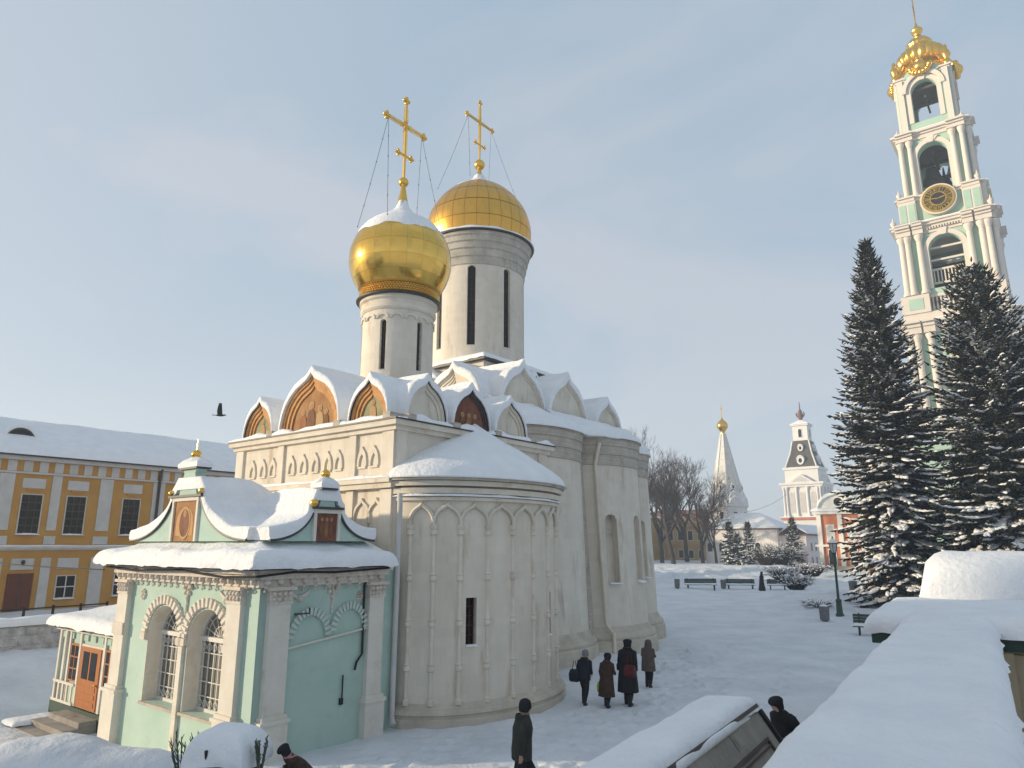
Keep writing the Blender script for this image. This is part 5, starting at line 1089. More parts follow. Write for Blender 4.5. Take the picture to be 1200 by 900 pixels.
# corner tower with dark mansard roof
q = at(953, 650, 205); q.z = 0
T2 = far('gate_tower', 'white tiered gate tower with dark steep roof, oval dormers and lantern', 'tower', q)
h0 = 5.2
m = T2.mb(); m.box(-h0 - .4, h0 + .4, -h0 - .4, h0 + .4, -.3, 11.4); t0 = T2.add('lower_wall', m, 'far_white'); m = T2.mb(); m.box(-h0 - 1, h0 + 1, -h0 - 1, h0 + 1, 11.4, 12.0); T2.add('red_cornice', m, 'orange_red', t0); hip_snow(T2, -h0 - 1, h0 + 1, -h0 - 1, h0 + 1, 12.0, .5, t0, .25)
m = T2.mb(); m.box(-h0, h0, -h0, h0, 12.0, 21.6); t1 = T2.add('upper_wall', m, 'far_white')
for f in 'SE':
    d = -h0 if f == 'S' else h0
    far_windows(T2, f, d, (-2.9, 0, 2.9), 13.4, 19.2, 1.3, 'pale_panel', True, parent=t1); far_windows(T2, f, d + (-.4 if f == 'S' else .4), (-3, 0, 3), 3, 6.5, 1.3, 'glass', True, parent=t0)
    for u in (-5.0, -4.2, -1.5, 1.5, 4.2, 5.0):
        m = T2.fmb(f, d); m.M = m.M @ Matrix(((1, 0, 0, u), (0, 0, 1, 0), (0, 1, 0, .25), (0, 0, 0, 1))); m.lathe([(.42, 12.2), (.42, 12.8), (.3, 13.0), (.27, 19.8), (.42, 20.2), (.42, 20.6)], 8); T2.add('column', m, 'far_white', t1, 40)
    m = T2.fmb(f, d); m.prism([(-3.6, 21.8), (3.6, 21.8), (0, 24.2)], -1, .7); T2.add('pediment', m, 'far_white', t1); m = T2.fmb(f, d); m.prism([(-2.6, 22.0), (2.6, 22.0), (0, 23.7)], .7, .72); T2.add('pediment_field', m, 'pale_panel', t1)
for z_, o_ in ((20.6, .5), (21.2, .9)): m = T2.mb(); m.box(-h0 - o_, h0 + o_, -h0 - o_, h0 + o_, z_, z_ + .6); T2.add('cornice', m, 'far_white', t1)
m = T2.mb(); m.box(-4.6, 4.6, -4.6, 4.6, 21.8, 25.6); m.box(-5.0, 5.0, -5.0, 5.0, 25.6, 26.3); at_ = T2.add('attic', m, 'far_white')
m = T2.mb(); m.loft([[(sx * k, sy * k, z_) for sx, sy in ((-1, -1), (1, -1), (1, 1), (-1, 1))] for k, z_ in ((4.3, 26.4), (3.0, 30.5), (2.3, 34.2))]); mr = T2.add('mansard_roof', m, 'roof_green')
for sx, sy in ((-1, -1), (1, -1), (1, 1), (-1, 1)): m = T2.mb(); m.tube([(sx * 4.3, sy * 4.3, 26.4), (sx * 3.0, sy * 3.0, 30.5), (sx * 2.3, sy * 2.3, 34.2)], .25, 6); T2.add('roof_rib', m, 'far_white', mr)
for f in 'SEW':
    for z_, k, r_ in ((27.6, 4.0, 1.0), (31.3, 2.95, .75)):
        d = -k if f in 'SW' else k
        m = T2.fmb(f, d, 0, z_ + .6); m.prism([(r_ * cos(2 * pi * j / 16), r_ * 1.2 * sin(2 * pi * j / 16)) for j in range(16)], -1.0, .3); T2.add('oval_dormer', m, 'far_white', mr, 40)
        m = T2.fmb(f, d, 0, z_ + .6); m.prism([(r_ * .5 * cos(2 * pi * j / 12), r_ * .7 * sin(2 * pi * j / 12)) for j in range(12)], .3, .32); T2.add('dormer_pane', m, 'glass', mr)
        s = T2.fmb(f, d, 0, z_ + .7); snow_vault(s, arc(r_ * 2.1, r_ * 1.2, 10), .9, .25, .4, z_); T2.add('dormer_snow', s, 'snow', mr, 60)
m = T2.mb(); m.box(-2.1, 2.1, -2.1, 2.1, 34.2, 38.6); m.box(-2.5, 2.5, -2.5, 2.5, 38.6, 39.0); ln_ = T2.add('lantern', m, 'far_white'); far_windows(T2, 'S', -2.1, (0,), 35.2, 37.6, .9, 'glass', True, parent=ln_); far_windows(T2, 'E', 2.1, (0,), 35.2, 37.6, .9, 'glass', True, parent=ln_)
hip_snow(T2, -2.5, 2.5, -2.5, 2.5, 39.0, 1.6, ln_, .25)
m = T2.mb(); m.lathe([(.7, 40.2), (.5, 40.8), (.8, 41.4), (.9, 42.2), (.5, 42.8), (.6, 43.2), (.2, 43.8), (.1, 46)], 10, 0, 0); m.tube([(.8, 0, 41.5), (1.2, 0, 42.2), (.9, 0, 42.9)], .2, 6); m.tube([(-.8, 0, 41.5), (-1.2, 0, 42.2), (-.9, 0, 42.9)], .2, 6); T2.add('finial', m, 'roof_brown', ln_, 50)
m = T2.mb(); m.box(-17, -5.6, -3, 3, -.3, 8.5); cwn = T2.add('curtain_wall', m, 'far_white'); hip_snow(T2, -17, -5.6, -3.4, 3.4, 8.5, 2.0, cwn)
# red and white building half hidden by the spruce
q = at(993, 650, 118); q.z = 0
RB = far('red_building', 'brick red building with white window surrounds and curved snowy gable behind the spruces', 'building', q)
m = RB.mb(); m.box(-4.2, 26, 0, 14, -.3, 10.0); rbw = RB.add('wall', m, 'orange_red')
for u in (-3.9, -.6, 2.7, 6.0, 9.3, 12.6, 15.9, 19.2):
    RB.add('pilaster', RB.fmb('S', 0).box(u - .35, u + .35, 0, 9.6, .002, .3), 'far_white', rbw)
far_windows(RB, 'S', 0, (-2.25, 1.05, 4.35, 7.65, 10.95, 14.2, 17.5), 5.2, 7.8, 1.1, 'pale_panel', True); far_windows(RB, 'S', 0, (-2.25, 1.05, 4.35, 7.65, 10.95, 14.2, 17.5), 1.4, 3.8, 1.1)
for z_, h_, o_ in ((4.3, .35, .35), (9.6, .5, .6)): RB.add('cornice', RB.fmb('S', 0).box(-4.8, 26, z_, z_ + h_, .003, o_), 'far_white', rbw)
g_ = RB.fmb('S', 0, -.6, 10.1); ln = keel(6.6, 3.2); g_.prism(ln[::-1], -3, .15); gg = RB.add('gable', g_, 'far_white'); s = RB.fmb('S', 0, -.6, 10.1); snow_vault(s, ln, 3.0, .5, .6, 2); RB.add('gable_snow', s, 'snow', gg, 60)
RB.add('gable_window', RB.fmb('S', 0, -.6, 10.6).prism([(.7 * cos(2 * pi * j / 14), 1 + .7 * sin(2 * pi * j / 14)) for j in range(14)], .15, .18), 'glass', gg)
hip_snow(RB, -4.8, 26, -.6, 14, 10.1, 3.2, None, .4)
for k in range(6): RB.add('step', RB.mb().box(-4 - .4 * k, 2 + .4 * k, -1.5 - .4 * k, -.01, -.3, 1.2 - .2 * k), 'stone', rbw)
# faded ochre wing behind the bare trees
q = at(806, 662, 176); q.z = 0
OB = far('faded_ochre_wing', 'faded ochre two-storey wing with rusty roof behind the bare trees', 'building', q)
m = OB.mb(); m.box(-16, 14, 0, 12, -.3, 9.2); ow = OB.add('wall', m, 'yellow_far'); far_windows(OB, 'S', 0, [-14.5 + k * 2.6 for k in range(11)], 5.6, 7.8, 1.2); far_windows(OB, 'S', 0, [-14.5 + k * 2.6 for k in range(11)], 1.4, 3.2, 1.2)
for z_, h_, o_ in ((4.3, .35, .3), (8.9, .4, .6)): OB.add('cornice', OB.fmb('S', 0).box(-16.3, 14.3, z_, z_ + h_, .003, o_), 'yellow_far', ow)
m = OB.mb(); m.loft([[(-16.5, -.6, 9.3), (14.5, -.6, 9.3), (14.5, 12.6, 9.3), (-16.5, 12.6, 9.3)], [(-11, 6, 13.2), (9, 6, 13.2), (9, 6.1, 13.2), (-11, 6.1, 13.2)]]); OB.add('roof', m, 'roof_brown')
m = OB.mb(); m.box(-19, -7, -48, -.01, -.3, 11.0); OB.add('hidden_shade_wing', m, 'yellow_far', ow); hip_snow(OB, -19.4, -6.6, -48.4, .0, 11.0, 4.0, ow, .3)  # wing and its snow added out of sight behind the cathedral, shading the chambers
# overhead cables
def cable(name, label, a, b, sag, r=.03):
    a, b = Vector(a), Vector(b); m = MB(); m.tube([a.lerp(b, k / 24) - Vector((0, 0, sag * 4 * (k / 24) * (1 - k / 24))) for k in range(25)], r, 5); tag(m.build(name, 'iron', None, 50), label, 'cable')
cable('overhead_cable', 'thin black cable strung from the chapel eaves across to the ochre building', world(-22.6, 9.4, 4.05), world(-49.6, 6.0, 6.2), .55, .022)
cable('overhead_cable', 'dark cable sagging from the tent church to the gate tower', at(866, 601, 157), at(922, 579, 200), 1.0, .04)

# ================================================================== trees
def blob(mb, c, d, L, W, Hh, rnd):
    """small lumpy cushion of snow lying along direction d"""
    u = Vector((d.x, d.y, d.z)).normalized(); s = u.cross(Vector((0, 0, 1)))
    s = s.normalized() if s.length > 1e-4 else Vector((1, 0, 0)); n = s.cross(u)
    b0 = len(mb.v); K_ = 6
    j = [rnd.uniform(.75, 1.2) for _ in range(K_ * 2 + 1)]
    for k in range(K_):
        a = 2 * pi * k / K_; mb.v.append(c + u * (L * cos(a) * j[k]) + s * (W * sin(a) * j[k]) - n * (Hh * .25))
    for k in range(K_):
        a = 2 * pi * (k + .5) / K_; mb.v.append(c + u * (L * .62 * cos(a) * j[K_ + k]) + s * (W * .62 * sin(a) * j[K_ + k]) + n * (Hh * .75))
    mb.v.append(c + n * Hh)
    for k in range(K_):
        k2 = (k + 1) % K_
        mb.f += [[b0 + k, b0 + k2, b0 + K_ + k], [b0 + k2, b0 + K_ + k2, b0 + K_ + k], [b0 + K_ + k, b0 + K_ + k2, b0 + 2 * K_]]
def spruce(label, x, y, h, rad, seed, snow=.5, step=.42, nb=11, base=.02, name='spruce_tree', group=None, lean=(0, 0), knee=1.0, pw=.82):
    rnd = random.Random(seed); z0 = gz(x, y)
    root = empty(name, (x, y, z0)); tag(root, label, 'tree', group)
    t = MB(); t.tube([(lean[0] * k / 10, lean[1] * k / 10, h * .97 * k / 10 - .3 * (k == 0)) for k in range(11)], [max(.015, h * .012 * (1 - k / 10.3)) for k in range(11)], 8); t.build('trunk', 'bark', root, 60)
    cr, sn, bw = MB(), MB(), MB()
    def spray(p, d, L, W):                       # a needled twig: ragged flat blade plus a hanging one
        s = d.cross(Vector((0, 0, 1))); s = s.normalized() if s.length > 1e-4 else Vector((1, 0, 0)); s = (s + Vector((0, 0, rnd.uniform(-.5, .5)))).normalized()
        b0 = len(cr.v)
        cr.v += [p - s * W * .35, p + d * L * .35 - s * W, p + d * L * .7 - s * W * .65, p + d * L, p + d * L * .7 + s * W * .65, p + d * L * .35 + s * W, p + s * W * .35]
        cr.f.append([b0 + k for k in range(7)])
        b0 = len(cr.v); g = Vector((0, 0, -1))
        cr.v += [p, p + d * L * .5 + g * W * 1.5, p + d * L * .9 + g * W * .5, p + d * L]; cr.f.append([b0, b0 + 1, b0 + 2, b0 + 3])
    z = h * base + .25; lvl = 0
    zc = z
    while zc < h * .985:
        z = min(zc + rnd.uniform(-.5, .5) * step, h * .985); f = z / h; R_ = rad * min(1.0, ((1 - f) / knee)) ** pw * (1 + .07 * sin(lvl * 1.7)) + .10; n_ = max(5, int(nb * (.55 + .45 * (1 - f))))
        a0 = rnd.uniform(0, 6.28); axis_ = Vector((lean[0] * f, lean[1] * f, 0))
        for k in range(n_):
            a = a0 + 2 * pi * k / n_ + rnd.uniform(-.22, .22); L = R_ * rnd.choice((.62, .78, .86, .92, .96, 1.0, 1.06)) * rnd.uniform(.9, 1.08); o = Vector((cos(a), sin(a), 0)); zz = z + rnd.uniform(-.6, .6) * (1 - .5 * f); sw = rnd.random() ** 1.4 * 2.1
            rise = (.95 * f * f - .10) + rnd.uniform(-.12, .16); droop = (.12 + .34 * (1 - f)) * rnd.uniform(.6, 1.35)
            def P(t): return axis_ + o * (L * t) + Vector((0, 0, zz + L * (rise * t - droop * t * t + .20 * t ** 4)))
            nt = max(3, int(L / .17)); bw.tube([P(0), P(.5), P(.95)], [.012 * h / 20 + .02, .022, .01], 3)
            for i in range(nt):
                t = .10 + .90 * (i + rnd.random()) / nt; p = P(t); d = (P(min(1.05, t + .06)) - P(t - .06)).normalized(); sd = d.cross(Vector((0, 0, 1))).normalized()
                wl_ = (L * .34 * (1 - t) + .20) * rnd.uniform(.7, 1.25)
                for sg in (-1, 1):
                    dd = (d * rnd.uniform(.5, .9) + sd * sg * rnd.uniform(.6, 1.0) + Vector((0, 0, rnd.uniform(-.42, .05)))).normalized(); m_ = max(1, int(wl_ / .34))
                    for q_ in range(m_):
                        p2 = p + dd * (wl_ * q_ / m_); spray(p2, (dd + Vector((rnd.uniform(-.3, .3), rnd.uniform(-.3, .3), rnd.uniform(-.25, .1)))).normalized(), .36 * rnd.uniform(.8, 1.3), .07 * rnd.uniform(.8, 1.4))
                if t > .25 and rnd.random() < snow * sw * (1.2 - .75 * f):
                    w_ = min(.42, wl_ * .55) * rnd.uniform(.7, 1.2); blob(sn, p + Vector((rnd.uniform(-.1, .1), rnd.uniform(-.1, .1), .05)) + sd * rnd.uniform(-.5, .5) * wl_, d + Vector((0, 0, -.1)) + sd * rnd.uniform(-.5, .5), rnd.uniform(.18, .46), w_ * .8, rnd.uniform(.05, .13), rnd)
            spray(P(1.0), (P(1) - P(.9)).normalized(), .5, .07)
        zc += step * (1 - .35 * f) * rnd.uniform(.85, 1.15); lvl += 1
    for k in range(10):
        a = k * 2.4; zz = h * (.955 + .004 * k); spray(Vector((lean[0], lean[1], zz)), Vector((cos(a), sin(a), .9)).normalized(), .35, .05)
    cr.build('crown', 'needle', root); bw.build('branches', 'bark', root); sn.build('snow_on_branches', 'snow', root, None, 'stuff')
    return root
spruce('tall slender dark spruce dusted with snow beside the lamp post', 29.4, 54.2, 29.3, 3.8, 3, .74, .34, 13, knee=.58, pw=.95)
spruce('broad dark spruce laden with snow in front of the bell tower', 34.9, 50.0, 25.2, 5.7, 5, .78, .36, 15, knee=.85, pw=.62)
spruce('dark snowy spruce with its top below the broad one, towards the street side', 40.4, 52.5, 20.5, 5.0, 8, .64, .40, 14, knee=.85, pw=.6)

def bare_tree(label, x, y, h, seed, spread=.55, levels=6, name='bare_tree', group='bare trees across the square', tr=.022):
    rnd = random.Random(seed); root = empty(name, (x, y, gz(x, y))); tag(root, label, 'tree', group); tk, cr = MB(), MB()
    def grow(p, d, L, r, lv):
        n_ = 4; pts = [p]; dd = d.copy()
        for k in range(n_):
            dd = (dd + Vector((rnd.uniform(-.13, .13), rnd.uniform(-.13, .13), rnd.uniform(-.02, .12)))).normalized(); pts.append(pts[-1] + dd * (L / n_))
        (tk if lv == 0 else cr).tube(pts, [r * (1 - .42 * k / n_) for k in range(n_ + 1)], 7 if lv == 0 else (5 if lv < 3 else 3), lv == 0)
        if lv >= levels: return
        m_ = rnd.choice((3, 3, 4)) if lv else 5
        for k in range(m_):
            t = (.45 + .55 * (k + 1) / m_) if lv else (.42 + .58 * (k + 1) / m_); i = min(int(t * n_), n_ - 1); q_ = pts[i].lerp(pts[i + 1], t * n_ - i); a = rnd.uniform(0, 6.28) + k * 2.4
            o = dd.orthogonal().normalized(); o2 = dd.cross(o); sp_ = spread * rnd.uniform(.6, 1.25)
            nd_ = (dd * (1 - .2 * sp_) + (o * cos(a) + o2 * sin(a)) * sp_ + Vector((0, 0, .10))).normalized(); grow(q_, nd_, L * rnd.uniform(.58, .80), max(.021, r * rnd.uniform(.46, .64)), lv + 1)
    grow(Vector((0, 0, -.3)), Vector((rnd.uniform(-.05, .05), 0, 1)), h * .36, h * tr, 0)
    tk.build('trunk', 'bark', root, 60); cr.build('crown', 'twig', root); return root
q = at(790, 666, 138); bare_tree('large bare tree with leaning snow-edged trunk before the ochre wing', q.x, q.y, 23.5, 4, .62, 6)
q = at(824, 662, 150); bare_tree('bare tree standing between the leaning trunk and the tent church', q.x, q.y, 19.0, 11, .6, 6)
q = at(776, 664, 150); bare_tree('slender bare tree in front of the ochre wing, next to the cathedral corner', q.x, q.y, 21.0, 27, .6, 6)
q = at(806, 664, 160); bare_tree('bare tree set back between two others against the ochre wing', q.x, q.y, 24.0, 37, .6, 6)
q = at(840, 662, 146); bare_tree('shorter bare tree standing against the tent church walls', q.x, q.y, 14.0, 41, .65, 5)
q = at(752, 660, 120); bare_tree('bare tree rising just behind the cathedral apses', q.x, q.y, 24.0, 21, .55, 6)
def small_fir(px, py, Y_, h, r_, seed, label): q = at(px, py, Y_); return spruce(label, q.x, q.y, h, r_, seed, .75, .30, 8, .02, 'small_fir', 'young firs across the square')
small_fir(857, 662, 125, 7.2, 2.1, 31, 'young snowy fir with paired tops before the white chambers'); small_fir(866, 662, 124, 5.0, 1.6, 34, 'short young fir tucked against the paired fir')
small_fir(879, 662, 128, 7.4, 1.5, 32, 'slim young fir standing before the white chambers doorway'); small_fir(932, 660, 122, 7.6, 1.9, 33, 'young fir standing before the gate tower')
def bush(label, x, y, r_, h, seed, n=380, cat='bush', group='snowy bushes by the benches', snowy=.5, m='twig'):
    rnd = random.Random(seed); z0 = gz(x, y); root = empty('snowy_bush', (x, y, z0)); tag(root, label, cat, group); c, s = MB(), MB()
    for k in range(n):
        a = rnd.uniform(0, 6.28); rr = rnd.uniform(0, .5) * r_; p = Vector((rr * cos(a) * .6, rr * sin(a) * .6, -.1)); e_ = Vector((r_ * cos(a) * rnd.uniform(.4, 1.1), r_ * sin(a) * rnd.uniform(.4, 1.1), h * rnd.uniform(.3, 1.05)))
        md = p.lerp(e_, .6) + Vector((0, 0, h * .18)); c.tube([p, md, e_], [.02, .014, .008], 3)
        if rnd.random() < snowy: blob(s, md.lerp(e_, rnd.random()), e_ - md, rnd.uniform(.08, .2), rnd.uniform(.05, .13), .07, rnd)
    c.build('twigs', m, root); s.build('snow_on_twigs', 'snow', root, None, 'stuff')
for px, py, Y_, r_, h_, sd, lb in ((917, 676, 85, 2.2, 1.5, 1, 'broad snow-covered bush behind the far bench'), (933, 680, 76, 2.0, 1.5, 2, 'round bush beside the end of the bench row'), (950, 668, 95, 2.8, 1.6, 3, 'low snow-covered bush trailing up the bank towards the red building'), (898, 656, 118, 3.2, 3.2, 4, 'tall leafless thicket before the white chambers'), (915, 656, 120, 3.4, 3.6, 6, 'reddish leafless thicket beside the young fir of the gate tower')):
    q = at(px, py, Y_); bush(lb, q.x, q.y, r_, h_, sd, 520)
bush('scraggly twigs poking through the snow bank by the lamp post', 21.4, 51.2, 1.2, .6, 9, 160, 'bush', None, .3)

# ================================================================== benches, bins, lamp
def bench(label, x, y, az, L=2.6, group='green benches along the far side of the square'):
    root = empty('bench', (x, y, gz(x, y) + .0), -R(az)); tag(root, label, 'bench', group)
    for k in range(4): MB().box(-L / 2, L / 2, -.22 + k * .12, -.12 + k * .12, .42, .46).build('seat_slat', 'bench_wood', root)
    for k in range(4): MB().box(-L / 2, L / 2, .27 + k * .03, .31 + k * .03, .46 + k * .15, .60 + k * .15).build('back_slat', 'bench_wood', root)
    for sx in (-1, 1):
        m = MB(); m.box(sx * (L / 2 - .3) - .04, sx * (L / 2 - .3) + .04, -.24, -.16, -.2, .42); m.build('leg', 'iron', root); m = MB(); m.tube([(sx * (L / 2 - .3), .22, -.2), (sx * (L / 2 - .3), .25, .45), (sx * (L / 2 - .3), .42, 1.1)], .04, 6); m.build('leg', 'iron', root)
    s = MB(); snow_pad(s, -L / 2, L / 2, -.24, .24, .46, .12, 24, 10, .02, .5, x, .12); s.build('seat_snow', 'snow', root, 60)
    return root
for px, py, Y_, az, L, lb in ((822, 693, 76, 4, 3.3, 'green slatted bench between the two grey bins'), (868, 689, 78, 6, 3.1, 'green slatted bench next to the walking monk'), (911, 685, 76, 14, 2.0, 'green slatted bench half sunk in snow by the bushes')):
    q = at(px, py, Y_); bench(lb, q.x, q.y, az, L)
q = at(1019, 746, 39.5); bench('dark green bench close behind the snowy parapet', q.x, q.y, 30, 1.5, None)
def litter_bin(label, x, y, h=.9, r_=.24):
    root = empty('litter_bin', (x, y, gz(x, y))); tag(root, label, 'bin', 'grey litter bins on the square'); m = MB()
    m.lathe([(r_ * .85, .05), (r_ * .95, h * .5), (r_, h), (r_ * .88, h), (r_ * .85, h - .15)], 14, cap=False); m.build('bin_body', 'bin', root, 40); m = MB(); m.lathe([(r_ * .6, -.15), (r_ * .6, .05), (r_ * .86, .06)], 12); m.build('bin_base', 'iron', root, 40)
    for k in range(10): a = 2 * pi * k / 10; m = MB(); m.tube([(r_ * .92 * cos(a), r_ * .92 * sin(a), .08), (r_ * 1.03 * cos(a), r_ * 1.03 * sin(a), h - .05)], .018, 4); m.build('bin_slat', 'bin', root)
    s = MB(); s.lathe([(r_ * .9, h - .06), (r_ * .8, h + .06), (r_ * .4, h + .10), (.01, h + .11)], 12); s.build('snow', 'snow', root, 60)
for px, py, Y_, lb, h_, r_ in ((794, 694, 75, 'grey litter bin standing beyond the cathedral apse at the first bench', .95, .26), (848, 690, 78, 'grey litter bin between two green benches', .95, .28), (967, 729, 46.2, 'grey litter bin near the foot of the lamp post', .9, .29), (1000, 690, 66, 'small grey bin in the snow at the foot of the tall spruce', .9, .34)):
    q = at(px, py, Y_); litter_bin(lb, q.x, q.y, h_, r_)
lx, ly = 21.55, 48.2
LP = empty('lamp_post', (lx, ly, gz(lx, ly))); tag(LP, 'dark green cast iron lamp post with glass lantern', 'lamp post'); g0 = gz(lx, ly)
m = MB(); m.lathe([(.26, -.3), (.26, .1), (.20, .2), (.17, .9), (.20, 1.0), (.12, 1.1)], 12); m.build('base', 'green_metal', LP, 40)
m = MB(); m.lathe([(.085, 1.0), (.075, 3.2), (.10, 3.25), (.06, 3.35), (.055, 4.0)], 12); m.build('post', 'green_metal', LP, 40)
m = MB(); m.loft([[(r_ * cos(2 * pi * k / 6), r_ * sin(2 * pi * k / 6), z_) for k in range(6)] for r_, z_ in ((.13, 4.05), (.28, 4.62))]); m.build('lantern_glass', 'lamp_glass', LP)
for k in range(6): a = 2 * pi * k / 6; m = MB(); m.tube([(.14 * cos(a), .14 * sin(a), 4.02), (.295 * cos(a), .295 * sin(a), 4.64)], .018, 4); m.build('lantern_bar', 'green_metal', LP)
m = MB(); m.lathe([(.10, 3.95), (.15, 4.04), (.13, 4.06)], 10); m.build('lantern_collar', 'green_metal', LP, 40); m = MB(); m.lathe([(.36, 4.63), (.34, 4.68), (.16, 4.86), (.05, 4.95), (.05, 5.02), (.015, 5.15)], 12); m.build('lantern_cap', 'green_metal', LP, 40); s = MB(); s.lathe([(.33, 4.70), (.22, 4.84), (.08, 4.98), (.01, 5.0)], 12); s.build('snow', 'snow', LP, 60)

# ================================================================== people
def person(label, x, y, az, h=1.7, stride=.16, bend=0.0, arms=((.10, -.05), (.10, .05)), coat=None, coat_m='black_cloth', legs_m='black_cloth', hat=None, hat_m='black_cloth', z=None, extra=None, look=0.0, crouch=0.0, scarf=None):
    """one skinned figure facing az; coat is a list of (z, rx, ry, dy) rings at 1.7 m scale"""
    s = h / 1.7; root = empty('person', (x, y, (gz(x, y) if z is None else z)), -R(az)); tag(root, label, 'person')
    V, E_, Rr = [], [], []
    def add(p, r_, par=None):
        V.append(Vector(p)); Rr.append(r_); i = len(V) - 1
        if par is not None: E_.append((par, i))
        return i
    dz = -crouch
    def bp(x_, y_, z_):                          # bend the trunk forward about the hips
        zz = z_ - .92; return (x_, y_ + zz * sin(bend), .92 + zz * cos(bend) + dz)
    pel = add((0, 0, .92 + dz), .14); sp_ = add(bp(0, 0, 1.15), .13, pel); ch = add(bp(0, 0, 1.34), .15, sp_); nk = add(bp(0, .01, 1.47), .058, ch); hd0 = add(bp(0, .03 + look * .03, 1.545), .072, nk); hd = add(bp(0, .025 + look * .04, 1.62), .092, hd0); top = add(bp(0, .01 + look * .04, 1.685), .06, hd)
    nose = add(bp(0, .125 + look * .04, 1.595), .014, hd); 
    for sx in (-1, 1): add(bp(sx * .094, .02 + look * .04, 1.60), .016, hd)
    hands = []
    for sx, (fy, fz) in zip((-1, 1), arms):
        sh = add(bp(sx * .175, 0, 1.40), .066, ch); el = add(bp(sx * .225, -.04 + fy * .6, 1.13 + fz * .4), .047, sh); wr = add(bp(sx * .215, .03 + fy * 1.8, .90 + fz * 2.0), .032, el)
        d = (V[wr] - V[el]).normalized(); pm = add(V[wr] + d * .055, .030, wr); hands.append(V[pm].copy()); side = Vector((0, 1, 0)) if abs(d.z) > .6 else Vector((0, 0, 1)); cu = Vector((-sx, 0, 0))
        for k, (o_, L) in enumerate(((-.027, .055), (-.009, .064), (.009, .060), (.027, .046))):
            a_ = add(V[pm] + d * .028 + side * o_, .0095, pm); b_ = add(V[a_] + d * L * .55 + cu * .008, .0088, a_); add(V[b_] + d * L * .35 + cu * .022, .0075, b_)
        a_ = add(V[pm] - d * .012 + side * .036, .011, pm); add(V[a_] + d * .034 + side * .014, .0095, a_)
    feet = []
    for sx, st in ((-1, stride), (1, -stride)):
        hp = add((sx * .09, 0, .88 + dz), .098, pel); kn = add((sx * .10, st * .75 + (.10 if st > 0 else .05) + crouch * .7, .48 + (dz * .25)), .068, hp); an = add((sx * .10, st * 1.15 - (.06 if st < 0 else 0), .085 + (.05 if st < 0 else 0)), .044, kn); hl = add((sx * .10, st * 1.15 - (.02 if st > 0 else .07), .045), .042, an); add((sx * .11, st * 1.15 + .14, .035), .036, hl); feet.append((hp, kn, an, hl))
    me = bpy.data.meshes.new('body'); me.from_pydata([tuple(v * s) for v in V], E_, []); body = bpy.data.objects.new('body', me); COL.objects.link(body); body.parent = root; me.materials.append(MT['skin'])
    sk = body.modifiers.new('skin', 'SKIN'); sk.use_smooth_shade = True
    for v, r_ in zip(me.skin_vertices[0].data, Rr): v.radius = (r_ * s, r_ * s)
    me.skin_vertices[0].data[0].use_root = True
    sb = body.modifiers.new('sub', 'SUBSURF'); sb.levels = 1; sb.render_levels = 2
    S_ = Matrix.Scale(s, 4)
    t = MB(S_)
    for hp, kn, an, hl in feet: t.tube([V[hp] + Vector((0, 0, .05)), V[hp].lerp(V[kn], .5), V[kn], V[kn].lerp(V[an], .5), V[an] + Vector((0, 0, .04))], [.118, .105, .088, .078, .070], 10)
    t.build('trousers', legs_m, root, 60)
    for hp, kn, an, hl in feet:
        b = MB(S_); p = V[an]; b.tube([p + Vector((0, -.01, .16)), p + Vector((0, -.01, .03)), V[hl] + Vector((0, 0, .005))], [.066, .060, .058], 10); b.tube([V[hl] + Vector((0, -.05, 0)), V[hl] + Vector((0, .03, .005)), V[hl] + Vector((.0, .12, -.004)), V[hl] + Vector((0, .19, -.01))], [.04, .056, .05, .03], 10); b.build('boot', 'boot', root, 60)
    c = MB(S_); NR = 20; rings = []
    for z_, rx, ry, dy in coat:
        ring = []
        for k in range(NR):
            a = 2 * pi * k / NR; w_ = 1 + .05 * noise.noise((cos(a) * 2.4 + x, sin(a) * 2.4 + y, z_ * 3)) + (.045 * sin(a * 5 + x * 3) if z_ < .9 else 0)
            w_ *= 1.12; p = (rx * cos(a) * w_, dy + ry * sin(a) * w_, z_); ring.append(bp(*p) if z_ > .92 else (p[0], p[1], p[2] + dz))
        rings.append(ring)
    c.loft(rings, True, False, True)
    ai = [i for i in range(len(V)) if abs(Rr[i] - .066) < 1e-6]
    for i, sx in zip(ai, (-1, 1)): c.tube([V[i] + Vector((-sx * .05, 0, .0)), V[i] + Vector((sx * .01, 0, -.02)), V[i].lerp(V[i + 1], .5), V[i + 1], V[i + 1].lerp(V[i + 2], .55), V[i + 2].lerp(V[i + 1], .08)], [.085, .095, .085, .078, .068, .060], 10)
    c.build('coat', coat_m, root, 60)
    H_ = MB(S_ @ Matrix.Translation(V[hd]) @ Matrix.Rotation(-bend * .8, 4, 'X'))
    face_ = lambda r_, z_, a: (r_ * (.72 if (sin(a) > .45 and z_ < .012) else 1), z_)
